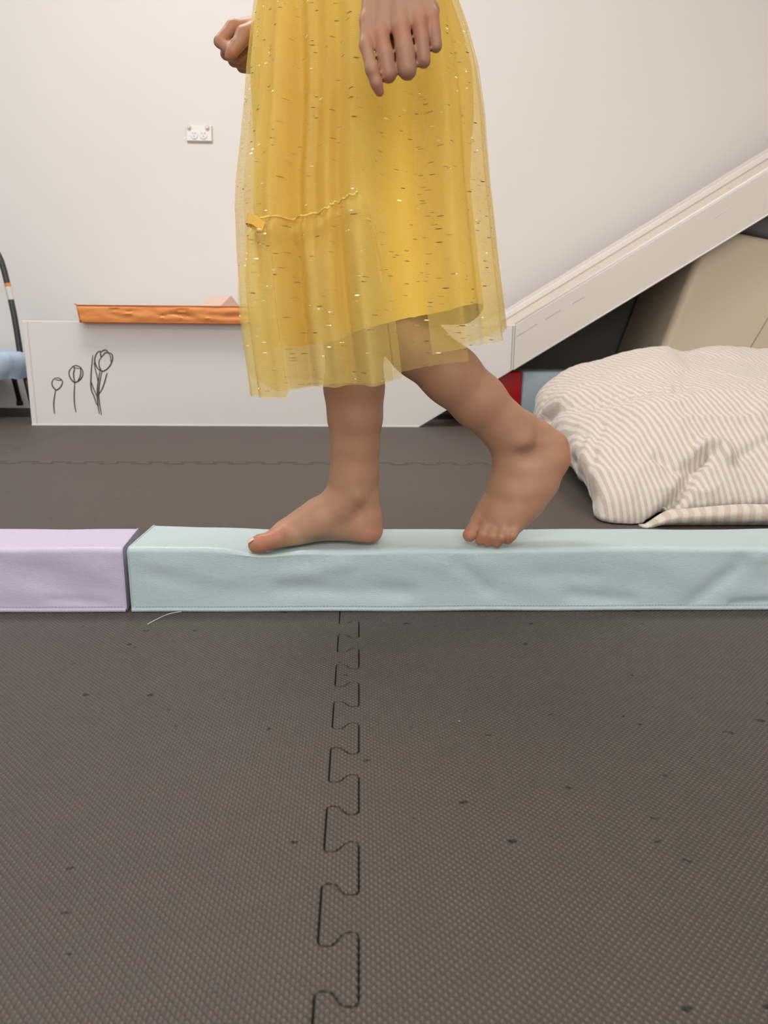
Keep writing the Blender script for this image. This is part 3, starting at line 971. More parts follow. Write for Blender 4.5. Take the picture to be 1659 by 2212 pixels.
    tag(root, 'large rumpled floor cushion in beige and white striped cotton', 'cushion')
cushion()

# ================================================================== BALANCE BEAMS
BY0, BY1, BZ = 0.9545, 1.055, 0.0855
def beam(name, x0, x1, mat, label, seed, dents=(), ends=(True, True), skew=(0, 0), lift=0.0):
    root = empty(name)
    root.location = ((x0 + x1) / 2, (BY0 + BY1) / 2, 0)
    ox, oy = root.location[0], root.location[1]
    # rounded-rectangle section, counted round from front bottom
    sec = []
    r = 0.007
    def seg(a, b, n):
        for k in range(n):
            t = k / n
            sec.append((a[0] + (b[0] - a[0]) * t, a[1] + (b[1] - a[1]) * t))
    def arc(cy, cz, a0, a1, rr, n):
        for k in range(n):
            a = math.radians(a0 + (a1 - a0) * k / n)
            sec.append((cy + rr * math.cos(a), cz + rr * math.sin(a)))
    seg((BY0 + .001, 0.001), (BY0, BZ - r), 26)
    arc(BY0 + r, BZ - r, 180, 90, r, 8)
    seg((BY0 + r, BZ), (BY1 - .004, BZ), 22)
    arc(BY1 - .004, BZ - .004, 90, 0, .004, 5)
    seg((BY1, BZ - .004), (BY1, 0.001), 12)
    seg((BY1, 0.001), (BY0 + .001, .001), 6)
    m = len(sec)
    n = max(60, int((x1 - x0) / 0.0045))
    V, Fc = [], []
    for i in range(n):
        x = x0 + (x1 - x0) * i / (n - 1)
        e = min(1, min(i, n - 1 - i) / 6.0)
        for k, (y, z) in enumerate(sec):
            front = smooth(0.25, 0, (y - BY0) / 0.02) if z > .002 else 0
            topm = smooth(BZ - .012, BZ - .003, z)
            dy = dz = 0
            hgt = z / BZ
            mid = math.sin(math.pi * min(1, max(0, hgt)))
            w = 0.0030 * nz(x * 7 + z * 8, z * 22, seed) + 0.0016 * nz(x * 17 + z * 20, z * 38, seed + 3)
            dy += -w * mid * front
            dz += topm * (0.0022 * nz(x * 5, y * 14, seed + 7) + .0010 * nz(x * 14, y * 30, seed + 9))
            for (kind, ax, az, bx_, bz_, wid, dep) in dents:
                if kind == 'front':
                    px_, pz_ = x - ax, z - az
                    ll = np.hypot(bx_ - ax, bz_ - az)
                    ux, uz = (bx_ - ax) / ll, (bz_ - az) / ll
                    t = min(ll, max(0, px_ * ux + pz_ * uz))
                    dd = math.hypot(px_ - ux * t, pz_ - uz * t)
                    dy += front * dep * math.exp(-(dd / wid) ** 2)
                else:   # top: gaussian dent (ax, ay) with radii
                    g = math.exp(-((x - ax) / wid) ** 2 - ((y - az) / bz_) ** 2)
                    dz -= topm * dep * g
                    dy += front * dep * .3 * g * mid
            bow = 0.0025 * topm * (smooth(0, .25, x1 - x) * 0 + 1)
            bk = (y - BY0) / (BY1 - BY0)
            xs_ = skew[0] * bk * math.exp(-(x - x0) / .03) + skew[1] * bk * math.exp(-(x1 - x) / .03)
            lf = topm * lift * bk * math.exp(-(x - x0) / .09)
            V.append((x - ox + xs_, y + dy * e - oy, z + lf + dz * (0.3 + .7 * e) if z > .004 else z))
    for i in range(n - 1):
        for k in range(m):
            l = (k + 1) % m
            Fc.append((i * m + k, i * m + l, (i + 1) * m + l, (i + 1) * m + k))
    Fc.append(tuple(range(m))[::-1])
    Fc.append(tuple((n - 1) * m + k for k in range(m)))
    body = mesh_obj('cover', V, Fc, mat, root)
    es = body.modifiers.new('edge', 'EDGE_SPLIT'); es.split_angle = math.radians(62)
    # sewn bottom hem: a thin lip standing proud along the front
    hp = [(x - ox, BY0 - .0016 - oy + .0006 * nz(x * 12, 1, seed), .0024 + .0008 * nz(x * 9, 4, seed)) for x in np.linspace(x0 + .001, x1 - .001, 80)]
    V, Fc = [], []
    for (x, y, z) in hp:
        V += [(x, y + .001, z - .0022), (x, y - .0008, z - .002), (x, y - .0008, z + .0022), (x, y + .002, z + .0026)]
    for i in range(len(hp) - 1):
        for k in range(3):
            a = i * 4 + k
            Fc.append((a, a + 1, a + 5, a + 4))
    mesh_obj('bottom_hem', V, Fc, mat, root)
    # row of stitches above it
    V, Fc = [], []
    for x in np.arange(x0 + .006, x1 - .004, .0042):
        z = .0062 + .0007 * nz(x * 9, 4, seed)
        b = len(V)
        y = BY0 - .0004 - oy
        V += [(x - ox, y, z), (x - ox + .0028, y, z + .0001), (x - ox + .0028, y - .0005, z + .0007), (x - ox, y - .0005, z + .0007)]
        Fc.append((b, b + 1, b + 2, b + 3))
    st = mesh_obj('stitching', V, Fc, M['stitch_' + name], root, False)
    st['kind'] = 'stuff'
    # end seams: welt round each visible end
    for ei, xe in ((0, x0), (1, x1)):
        if not ends[ei]:
            continue
        s = 1 if ei == 0 else -1
        loop = [(xe - ox + s * .001 + skew[ei] * (y - BY0) / (BY1 - BY0), y - oy, z + (lift * (y - BY0) / (BY1 - BY0) * z / BZ if ei == 0 else 0)) for (y, z) in sec]
        loop = [(p[0], p[1], p[2] if p[2] > .01 else p[2] + .001) for p in loop]
        tube('end_welt', loop, .0012, mat, root, 6, True)
    tag(root, label, 'balance beam')
    return root
M['stitch_balance_block'] = plain('green_grey_thread', (0.19, 0.24, 0.21), 0.7)
x_aq0 = at_y(277, 1250, BY0)[0]
x_li1 = at_y(271, 1250, BY0)[0]
fd = [('front', 0.44, 0.004, 0.505, 0.064, 0.012, 0.0045), ('front', 0.50, 0.006, 0.56, 0.010, 0.007, 0.006), ('front', 0.50, 0.062, 0.535, 0.074, .010, -.0015),
      ('front', -0.10, 0.030, 0.06, 0.024, 0.012, 0.0035), ('front', -0.02, 0.062, -0.10, 0.045, 0.012, -0.0025), ('front', 0.13, .062, .17, .03, .010, .0025),
      ('front', 0.28, .02, .36, .012, .010, .003), ('front', .24, .05, .31, .045, .012, .002),
      ('top', -0.125, 0.966, 0, 0.022, 0.034, 0.0085), ('top', -0.06, 1.00, 0, .05, 0.09, 0.0045), ('top', 0.01, 1.0, 0, 0.035, 0.035, 0.0040), ('top', 0.165, 0.972, 0, 0.03, 0.05, 0.0028)]
beam('balance_block', x_aq0 + .001, x_aq0 + 1.25, M['aqua'], 'pale aqua vinyl balance beam under the bare feet', 1.0, fd, (True, True), (.009, 0), .005)
beam('balance_block', x_li1 - 1.25, x_li1 - .001, M['lilac'], 'pale lilac vinyl balance beam butted against the aqua beam', 5.0,
     [('front', x_li1 - .11, .05, x_li1 - .06, .02, .02, .003), ('front', x_li1 - .03, .012, x_li1 - .10, .016, .006, .002)], (True, True), (0, -.007))
# loose sewing thread trailing over the mat, and a bit of thread on the beam
lp = [at_z(319, 1348, .0011), at_z(340, 1337, .0016), at_z(365, 1326, .002), at_z(392, 1321, .0025)]
tag(tube('loose_thread', catmull(lp, 24), .0005, M['thread'], None, 5), 'loose pale thread lying on the mat by the beam joint', 'thread')

# ================================================================== PERSON: one continuous skin surface from smooth distance fields
PR = []      # list of groups: (k_join, [prims], k_inside)
def J(px, py, d): return at_y(px, py, d)
def RP(px_r, p): return px_r * depth(p) / F
class G:
    def __init__(self, k_join, k_in):
        self.kj, self.ki, self.pr = k_join, k_in, []
        PR.append(self)
    def cone(self, a, ra, b, rb):
        self.pr.append(('c', np.array(a, float), ra, np.array(b, float), rb)); return self
    def pc(self, A, ra, B, rb):
        a, b = J(*A), J(*B)
        return self.cone(a, RP(ra, a), b, RP(rb, b))
    def chain(self, pts):
        for (A, ra), (B, rb) in zip(pts[:-1], pts[1:]):
            self.pc(A, ra, B, rb)
        return self
    def ell(self, c, r, rot=None):
        self.pr.append(('e', np.array(c, float), np.array(r, float), np.eye(3) if rot is None else np.array(rot))); return self

# --- planted right leg and foot (far side, seen from its inner side)
G(.010, .012).chain([((790, 215, 1.02), 48), ((772, 470, 1.015), 56), ((766, 660, 1.01), 61), ((766, 740, 1.005), 62), ((765, 838, 1.002), 62), ((767, 900, 1.0), 56), ((767, 965, 1.0), 49), ((764, 1020, 1.0), 47)])
gf = G(.012, .010)
gf.chain([((764, 1020, 1.0), 47), ((757, 1055, 1.0), 44), ((735, 1090, .999), 40)])                     # front of the ankle
gf.chain([((786, 1020, 1.0), 28), ((792, 1075, 1.0), 25), ((797, 1115, 1.0), 26), ((795, 1143, 1.0), 33)])  # achilles and heel
gf.chain([((735, 1090, .999), 40), ((690, 1118, .997), 40), ((655, 1138, .995), 36), ((618, 1152, .99), 27), ((600, 1160, .983), 22)])   # instep to ball
gf.chain([((785, 1143, 1.005), 28), ((720, 1140, 1.022), 24), ((650, 1143, 1.03), 20), ((622, 1146, 1.03), 17)])             # outer edge of the foot
gf.pc((760, 1130, 1.005), 40, (690, 1140, 1.005), 30)
G(.010, .003).pc((772, 1066, .984), 18, (768, 1045, .990), 17)        # inner ankle bone
G(.004, .003).pc((775, 1075, 1.026), 17, (772, 1060, 1.02), 15)
G(.006, .004).pc((606, 1160, .975), 24, (640, 1160, .982), 21)       # ball joint of the big toe
gt = G(.004, .001)
gt.chain([((600, 1162, .972), 20), ((580, 1169, .967), 19.5), ((563, 1174, .965), 21), ((554, 1177, .965), 18.5)])
def toe(px, d, tip_px, r):
    a = at_y(px, 1156, d); b = at_y((px + tip_px) / 2 + 3, 1152, d); c = at_y(tip_px, 1168, d)
    zc = BZ - .004 + RP(r, c)
    g = G(.004, .001)
    b = np.array((b[0], b[1], zc + .007)); c = np.array((c[0], c[1], zc))
    g.cone(a, RP(r + 2, a), b, RP(r + 1, b)).cone(b, RP(r + 1, b), c, RP(r, c))
toe(608, .990, 570, 11); toe(614, 1.004, 582, 10.5); toe(622, 1.017, 598, 10); toe(632, 1.030, 614, 9.5)

# --- trailing left leg and foot (near side, heel lifted)
G(.010, .012).chain([((800, 215, .995), 48), ((802, 470, .988), 54), ((812, 655, .972), 61), ((850, 700, .972), 60), ((905, 752, .978), 61), ((975, 811, .983), 62), ((1035, 868, .988), 57), ((1085, 917, .992), 50), ((1105, 945, .994), 48)])
gl = G(.012, .011)
gl.chain([((1105, 945, .994), 48), ((1112, 975, .994), 43), ((1108, 1010, .992), 40)])
gl.chain([((1135, 920, .998), 30), ((1165, 940, 1.002), 27), ((1192, 965, 1.002), 32), ((1196, 988, 1.0), 36)])      # achilles to heel
gl.chain([((1150, 985, .998), 46), ((1140, 1030, .992), 44)])
gl.chain([((1108, 1005, .992), 40), ((1092, 1050, .992), 34), ((1062, 1098, .995), 26), ((1034, 1128, .994), 20)])      # big toe ray
gl.chain([((1135, 1020, .990), 42), ((1112, 1065, .984), 36), ((1080, 1110, .980), 26), ((1060, 1136, .976), 17)])
gl.chain([((1170, 1010, .994), 40), ((1145, 1060, .984), 38), ((1112, 1105, .976), 27), ((1090, 1136, .968), 17)])
gl.chain([((1186, 1000, .996), 36), ((1172, 1045, .988), 30), ((1145, 1092, .978), 24), ((1117, 1134, .968), 16)])        # little toe ray
G(.010, .003).pc((1128, 952, .973), 19, (1108, 930, .980), 18)      # outer ankle bone
def toe2(base, knuckle, tip, r):
    G(.0035, .001).chain([(base, r + 4), (knuckle, r + 1.5), (tip, r)])
toe2((1042, 1122, .990), (1024, 1144, .984), (1014, 1156, .980), 15)
G(.004, .002).pc((1050, 1128, .982), 15, (1034, 1146, .978), 11)
toe2((1056, 1132, .980), (1043, 1154, .966), (1036, 1168, .968), 10)
toe2((1073, 1136, .974), (1062, 1158, .960), (1054, 1172, .963), 10)
toe2((1092, 1138, .968), (1082, 1160, .955), (1074, 1174, .958), 10)
toe2((1116, 1134, .968), (1106, 1156, .957), (1097, 1167, .960), 10)

# --- trunk, neck and head (above the frame)
hipc = (J(790, 200, 1.0) + 0)
hx = hipc[0]
gb = G(.03, .03)
gb.ell((hx, 1.0, .655), (.060, .046, .080)).ell((hx - .002, 1.0, .74), (.055, .046, .10)).ell((hx - .004, 1.0, .86), (.075, .105, .11))
gb.cone((hx, .915, .955), .034, (hx, 1.085, .955), .034)
gb.cone((hx, 1.0, .95), .034, (hx - .01, 1.0, 1.03), .029)
gh = G(.012, .015)
hc = np.array((hx - .02, 1.0, 1.105))
gh.ell(hc + (0.012, 0, .012), (.078, .065, .078)).ell(hc + (-.022, 0, -.028), (.052, .048, .062))
gh.cone(hc + (-.066, 0, -.002), .008, hc + (-.078, 0, -.022), .010)              # nose
gh.cone(hc + (-.066, -.012, -.052), .006, hc + (-.066, .012, -.052), .006)         # lips
for s in (-1, 1):
    gh.cone(hc + (.012, s * .063, .008), .009, hc + (.008, s * .064, -.018), .007)  # ears
# --- near left arm
sh = np.array((hx, .905, .955)); el = np.array((hx + .085, .862, .815))
wr = J(856, -118, .812)
G(.02, .02).cone(sh, .031, el, .026).cone(el, .026, wr, RP(31, wr))
# fist of the near hand: back of the hand, four fingers, thumb
gp = G(.014, .009)
kn = [((822, 76, .786), 16.5), ((866, 60, .783), 17.5), ((905, 45, .786), 16), ((933, 32, .791), 14)]
wp = [(838, -108, .812), (850, -110, .810), (864, -110, .811), (876, -106, .813)]
for (k, r), w in zip(kn, wp):
    gp.pc(k, r, w, 25)
gp.pc((826, 40, .806), 26, (930, 22, .808), 20)
gp.pc((846, 92, .804), 15, (852, 125, .808), 13)
gp.pc((892, 80, .804), 15, (898, 110, .808), 13)
gp.pc((822, 70, .806), 18, (925, 45, .808), 15)
pips = [((838.5, 160, .783), 18.8), ((880, 152, .780), 20.2), ((915, 131, .784), 15.8), ((942, 100, .789), 13.5)]
for (k, r), (p, r2) in zip(kn, pips):
    dip = (p[0] - 2, p[1] - 22, p[2] + .028)
    tip = (p[0] - 4, p[1] - 52, p[2] + .030)
    G(.0025, .0006).chain([(k, r + 1.5), (((k[0] + p[0]) / 2 + 1, (k[1] + p[1]) / 2, (k[2] + p[2]) / 2 - .001), r2 + 0.3), (p, r2), (dip, r2 - 2), (tip, r2 - 3)])
G(.0035, .004).chain([((808, -20, .806), 24), ((793, 45, .792), 16), ((790, 98, .782), 13.5), ((803, 150, .775), 13.5), ((813, 180, .776), 12), ((820, 199, .779), 10.5)])
# --- far right arm and fist
sh2 = np.array((hx, 1.095, .955)); el2 = np.array((hx + .02, 1.135, .79))
wr2 = J(606, 66, 1.095)
G(.02, .02).cone(sh2, .031, el2, .026).cone(el2, .026, wr2, RP(32, wr2))
gq = G(.012, .009)
gq.pc((606, 66, 1.095), 30, (540, 78, 1.085), 33)
kn2 = [((503, 58, 1.066), 14), ((516, 66, 1.084), 14.5), ((528, 78, 1.098), 14), ((541, 92, 1.110), 12.5)]
for k, r in kn2:
    gq.pc(k, r, (570, 72, 1.090), 26)
pp2 = [((474, 90, 1.056), 13), ((489, 116, 1.076), 13.5), ((505, 131, 1.090), 13), ((523, 145, 1.100), 12)]
mp2 = [((493, 106, 1.050), 11.5), ((513, 125, 1.068), 12), ((527, 137, 1.083), 12), ((541, 148, 1.094), 11)]
for (k, r), (p, r2), (q, r3) in zip(kn2, pp2, mp2):
    G(.0035, .0006).chain([(k, r + .5), (p, r2), (q, r3), ((q[0] + 14, q[1] - 14, q[2] + .006), r3 - 1)])
G(.006, .003).chain([((560, 70, 1.060), 28), ((528, 76, 1.046), 19), ((513, 97, 1.040), 14.5), ((502, 112, 1.038), 12.5), ((495, 121, 1.039), 10.5)])

def smin(a, b, k):
    h = np.clip(0.5 + 0.5 * (b - a) / k, 0, 1)
    return b + (a - b) * h - k * h * (1 - h)
def prim_d(p, X):
    if p[0] == 'c':
        _, a, ra, b, rb = p
        ab = b - a
        L2 = float(ab @ ab) + 1e-12
        t = np.clip(((X - a) @ ab.astype(np.float32)) / L2, 0, 1)
        q = X - a - t[..., None] * ab.astype(np.float32)
        return np.sqrt(np.einsum('...i,...i', q, q)) - (ra + (rb - ra) * t)
    _, c, r, R = p
    q = (X - c) @ R.astype(np.float32)
    k0 = np.sqrt((((q / r) ** 2).sum(-1))) + 1e-9
    k1 = np.sqrt((((q / r ** 2) ** 2).sum(-1))) + 1e-9
    return k0 * (k0 - 1) / k1
def prim_box(p):
    if p[0] == 'c':
        _, a, ra, b, rb = p
        r = max(ra, rb)
        return np.minimum(a, b) - r, np.maximum(a, b) + r
    return p[1] - p[2].max(), p[1] + p[2].max()

def build_surface(groups, h, B=16, flat=False):
    boxes = [(g, [prim_box(p) for p in g.pr]) for g in groups]
    lo = np.min([b[0] for _, bs in boxes for b in bs], axis=0) - 4 * h
    hi = np.max([b[1] for _, bs in boxes for b in bs], axis=0) + 4 * h
    nbk = np.ceil((hi - lo) / (h * B)).astype(int)
    shape = nbk * B
    phi = np.full(shape, 0.05, np.float32)
    act = np.zeros(nbk, bool)
    mg = 0.010
    for g, bs in boxes:
        for (l, u) in bs:
            i0 = np.maximum(0, np.floor((l - mg - lo) / (h * B)).astype(int))
            i1 = np.minimum(nbk, np.floor((u + mg - lo) / (h * B)).astype(int) + 1)
            act[i0[0]:i1[0], i0[1]:i1[1], i0[2]:i1[2]] = True
    loc = (np.stack(np.meshgrid(*[np.arange(B)] * 3, indexing='ij'), -1) * h).astype(np.float32)
    gb_ = [(g, np.min([b[0] for b in bs], axis=0), np.max([b[1] for b in bs], axis=0), bs) for g, bs in boxes]
    for bi in np.argwhere(act):
        o = lo + bi * B * h
        l, u = o, o + B * h
        X = None
        cur = None
        for g, gl_, gu, bs in gb_:
            m = 0.035
            if np.any(gl_ - m > u) or np.any(gu + m < l):
                continue
            if X is None:
                X = loc + o.astype(np.float32)
            gd = None
            for p, (pl, pu) in zip(g.pr, bs):
                if np.any(pl - m > u) or np.any(pu + m < l):
                    continue
                d = prim_d(p, X)
                gd = d if gd is None else smin(gd, d, g.ki)
            if gd is None:
                continue
            cur = gd if cur is None else smin(cur, gd, g.kj)
        if cur is not None:
            if flat and o[2] < 0.12:
                zf = BZ - 0.0025 - 0.010 * (1 - np.clip((X[..., 1] - 0.958) / 0.016, 0, 1))
                cur = -smin(-cur, -(zf - X[..., 2]), 0.003)
            s = bi * B
            phi[s[0]:s[0] + B, s[1]:s[1] + B, s[2]:s[2] + B] = cur
    ins = phi < 0
    c = ins[:-1, :-1, :-1].astype(np.uint8)
    tot = np.zeros_like(c)
    for dx in (0, 1):
        for dy in (0, 1):
            for dz in (0, 1):
                tot += ins[dx:shape[0] - 1 + dx, dy:shape[1] - 1 + dy, dz:shape[2] - 1 + dz]
    cells = np.argwhere((tot > 0) & (tot < 8))
    vid = np.full(tot.shape, -1, np.int32)
    vid[cells[:, 0], cells[:, 1], cells[:, 2]] = np.arange(len(cells))
    corners = [(0, 0, 0), (1, 0, 0), (0, 1, 0), (1, 1, 0), (0, 0, 1), (1, 0, 1), (0, 1, 1), (1, 1, 1)]
    val = np.stack([phi[cells[:, 0] + a, cells[:, 1] + b, cells[:, 2] + c_] for a, b, c_ in corners], 1)
    acc = np.zeros((len(cells), 3)); cnt = np.zeros(len(cells))
    for a in range(8):
        for b in range(a + 1, 8):
            da = np.array(corners[b]) - np.array(corners[a])
            if np.abs(da).sum() != 1:
                continue
            m = (val[:, a] < 0) != (val[:, b] < 0)
            t = np.where(m, val[:, a] / (val[:, a] - val[:, b] + 1e-20), 0)
            acc += np.where(m[:, None], np.array(corners[a]) + t[:, None] * da, 0)
            cnt += m
    verts = lo + (cells + acc / cnt[:, None]) * h
    faces = []
    for ax in range(3):
        s0 = [slice(None)] * 3; s1 = [slice(None)] * 3
        s0[ax] = slice(0, -1); s1[ax] = slice(1, None)
        A, Bv = ins[tuple(s0)], ins[tuple(s1)]
        e = np.argwhere(A != Bv)
        o1, o2 = [(1, 2), (2, 0), (0, 1)][ax]
        ok = (e[:, o1] > 0) & (e[:, o2] > 0)
        e = e[ok]
        flip = A[e[:, 0], e[:, 1], e[:, 2]]
        def cell(d1, d2):
            q = e.copy(); q[:, o1] -= d1; q[:, o2] -= d2
            return vid[q[:, 0], q[:, 1], q[:, 2]]
        q = np.stack([cell(1, 1), cell(0, 1), cell(0, 0), cell(1, 0)], 1)
        q[~flip] = q[~flip][:, ::-1]
        faces.append(q)
    return verts, np.vstack(faces)

bv, bf = build_surface(PR, 0.0021, flat=True)

# skin colour by place: redder toes, heels, knuckles and fingertips, a few bruises, dusty soles, painted shade below one ankle
base = np.array((0.43, 0.235, 0.145))
vc = np.tile(base, (len(bv), 1))
def blot(P, rad, colr, amt):
    P = np.array(P)
    w = amt * np.exp(-(((bv - P) / rad) ** 2).sum(1))
    vc[:] = vc * (1 - w[:, None]) + np.array(colr) * w[:, None]
RED = (0.47, 0.165, 0.095); PALE = (0.53, 0.33, 0.215); ANKLE_SHADE = (0.20, 0.09, 0.065); DUST = (0.20, 0.19, 0.15)
blot(J(565, 1172, .955), .022, RED, .75); blot(J(800, 1160, .985), .022, RED, .45); blot(J(606, 1150, .96), .012, RED, .4)
blot(J(683, 1127, .965), .0035, (0.20, 0.06, 0.04), .9); blot(J(672, 1124, .965), .005, (0.30, 0.12, 0.08), .6)
blot(J(617, 1158, .960), .006, (0.33, 0.13, 0.08), .6); blot(J(700, 1150, .97), .03, PALE, .5); blot(J(760, 1060, .97), .02, PALE, .3)
blot(J(690, 1166, .972), (.036, .03, .007), DUST, .75); blot(J(640, 1175, .965), (.02, .03, .005), (0.36, 0.30, 0.12), .5)
blot(J(720, 905, .96), .012, (0.38, 0.16, 0.11), .5); blot(J(720, 962, .96), .005, (0.33, 0.13, 0.09), .5)
blot(J(1013, 1156, .975), .012, RED, .8); blot(J(1232, 980, 1.0), .020, (0.58, 0.21, 0.10), .85); blot(J(1215, 1010, .99), .02, RED, .5)
for q in ((1036, 1172, .958), (1055, 1176, .953), (1075, 1178, .948), (1097, 1172, .950)):
    blot(J(*q), .009, RED, .6)
blot(J(1160, 968, .955), (.018, .03, .0055), ANKLE_SHADE, .75); blot(J(1125, 973, .955), (.012, .03, .006), ANKLE_SHADE, .6)  # shading below the outer ankle bone, painted into the skin
blot(J(1148, 1005, .955), (.02, .03, .008), PALE, .75); blot(J(1037, 1128, .975), .005, (0.28, 0.12, 0.08), .7)
blot(J(1060, 900, .95), .03, (0.40, 0.19, 0.13), .45)
for (k, r) in kn:
    blot(J(k[0], k[1] + 6, k[2] - .008), .010, RED, .5)
for (p, r) in pips:
    blot(J(p[0], p[1] + 4, p[2] - .006), .010, (0.33, 0.16, 0.115), .5)
blot(J(818, 190, .785), .014, (0.50, 0.15, 0.11), .8)
for (p, r) in pp2 + kn2[:1]:
    blot(J(*p), .012, RED, .5)
blot(J(496, 121, 1.03), .008, RED, .7)
# nails on the visible toes
def nail(P, rad):
    blot(P, rad, (0.72, 0.47, 0.38), .95)
nail(J(545, 1168, .948), (.0055, .006, .004))
for q in ((1030, 1177, .954), (1050, 1181, .950), (1070, 1183, .946), (1093, 1176, .948)):
    nail(J(*q), .0028)

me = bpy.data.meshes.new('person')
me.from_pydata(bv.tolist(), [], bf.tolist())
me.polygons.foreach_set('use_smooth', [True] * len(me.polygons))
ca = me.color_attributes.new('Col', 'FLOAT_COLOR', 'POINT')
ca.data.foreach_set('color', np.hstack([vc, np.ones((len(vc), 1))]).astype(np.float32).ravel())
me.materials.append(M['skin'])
person = bpy.data.objects.new('person', me)
COL.objects.link(person)
tag(person, 'barefoot person in a yellow tulle dress walking along the aqua beam', 'person')
sm = person.modifiers.new('smooth', 'SMOOTH'); sm.factor = 0.5; sm.iterations = 3

# toenail plates of the big toe
def nail_plate(c, ax_len, ax_wid, nrm, L, Wd):
    ax_len = unit(ax_len); nrm = unit(nrm)
    wdt = np.cross(nrm, ax_len)
    V, Fc = [], []
    n = 7
    for i in range(n):
        s = -1 + 2 * i / (n - 1)
        for j in range(n):
            t = -1 + 2 * j / (n - 1)
            ww = math.sqrt(max(0.02, 1 - (0.75 * s) ** 4))
            V.append(np.array(c) + ax_len * s * L + wdt * t * Wd * ww + nrm * (-(t * t) * .0016 - .0006 * s * s + .0004))
    for i in range(n - 1):
        for j in range(n - 1):
            a = i * n + j
            Fc.append((a, a + 1, a + n + 1, a + n))
    return mesh_obj('toenail', V, Fc, M['nail'], person)
M['nail'] = plain('nail', (0.66, 0.42, 0.33), 0.25, 0.05, 80, spec=0.5)
tipw = J(554, 1177, .965)
nail_plate(tipw + np.array((-.0075, -.004, .0088)), (-.8, -.1, -.55), None, (-.55, -.25, .8), .0048, .0052)

# hair and eyes (above the frame)
HG = PR[:0]
_save = PR; PR = []
ghair = G(.02, .02)
ghair.ell(hc + (.022, 0, .022), (.082, .074, .080)).ell(hc + (.055, 0, -.05), (.045, .068, .09)).ell(hc + (.075, 0, -.13), (.035, .06, .09))
hv, hf = build_surface(PR, 0.006)
PR = _save
mesh_obj('hair', hv, hf.tolist(), M['hair'], person)
for s in (-1, 1):
    bm = bmesh.new()
    bmesh.ops.create_icosphere(bm, subdivisions=2, radius=.008)
    for v in bm.verts:
        v.co += Vector(hc + (-.060, s * .024, .002))
    bm_obj('eye', bm, M['eye'], person, True)

# ================================================================== DRESS
YC = 1.0
SIL_Y = [-260, -120, -60, 0, 70, 150, 250, 330, 400, 450, 560, 680, 760, 860, 900]
SIL_L = [640, 610, 570, 553, 545, 537, 530, 522, 514, 512, 517, 525, 536, 551, 556]
SIL_R = [900, 925, 950, 978, 1003, 1024, 1038, 1044, 1050, 1056, 1067, 1081, 1090, 1096, 1098]
ZS = np.array([at_y(780, y, YC)[2] for y in SIL_Y])
LX = np.array([at_y(x, y, YC)[0] for x, y in zip(SIL_L, SIL_Y)])
RX = np.array([at_y(x, y, YC)[0] for x, y in zip(SIL_R, SIL_Y)])
o_ = np.argsort(ZS)
ZS, LX, RX = ZS[o_], LX[o_], RX[o_]
def sil(z):
    return np.interp(z, ZS, LX), np.interp(z, ZS, RX)
Z_HEM, Z_WAIST = at_y(780, 850, YC)[2], at_y(780, -120, YC)[2]
def bdep(z):
    return np.interp(z, [Z_HEM, Z_WAIST, Z_WAIST + .2], [.135, .102, .098])
def tt(z):       # 0 at waist .. 1 at hem
    return np.clip((Z_WAIST - z) / (Z_WAIST - Z_HEM), 0, 1.2)
def front(px, py):
    """angle and height of the dress surface seen at a pixel."""
    c = 0.8
    for _ in range(12):
        y = YC - bdep(at_y(px, py, YC)[2]) * c
        p = at_y(px, py, y)
        L, R = sil(p[2])
        s = np.clip((p[0] - (L + R) / 2) / ((R - L) / 2), -.999, .999)
        c = math.sqrt(1 - s * s)
    return math.asin(s), p[2]
def surf_pt(phi, z, off=0.0, fold=0.0, shrink=0.0):
    L, R = sil(z)
    sh_ = shrink * (0.12 + 0.88 * float(smooth(.22, .55, tt(z))))
    xc, a, b = (L + R) / 2, (R - L) / 2 - sh_ + off, bdep(z) - shrink * .9 + off
    s, c = math.sin(phi), math.cos(phi)
    # folds push outwards along the normal, less at the outline so the silhouette holds
    f = fold
    return np.array((xc + (a + f * 0.35) * s, YC - (b + f) * c, z))
# explicit main folds: (px, py) of a fold line low on the skirt, angular width, depth
MAINF = [(front(632, 300)[0], .075, -.020), (front(735, 300)[0], .05, -.010), (front(690, 620)[0], .06, -.021), (front(775, 620)[0], .07, .010), (front(595, 300)[0], .05, .006),
         (front(676, 300)[0], .06, .009), (front(795, 300)[0], .06, .006), (front(896, 450)[0], .15, -.016), (front(965, 450)[0], .06, .008), (front(1012, 450)[0], .05, -.008), (front(1040, 450)[0], .05, .005)]
def folds(phi, z, seed, amp=1.0, freq=1.0, rnd=1.0, wide=False):
    t = tt(z)
    f = 0
    for (p0, w, dep) in MAINF:
        d = math.atan2(math.sin(phi - p0), math.cos(phi - p0))
        if wide:
            f += 2.2 * min(0, dep) * math.exp(-(d / (w * 2.5)) ** 2)
        else:
            f += 2.0 * dep * math.exp(-(d / (1.3 * w)) ** 2)
    f += rnd * (0.0040 + .0050 * t) * math.sin(9 * freq * phi + seed + 0.6 * math.sin(3 * phi + seed))
    f += rnd * (.0020 * math.sin(23 * freq * phi + 2.1 * seed + 1.5 * t) + .004 * nz(phi * 3.0, t * 2.0, seed))
    return f * amp * (0.35 + 0.75 * smooth(0, .45, t))
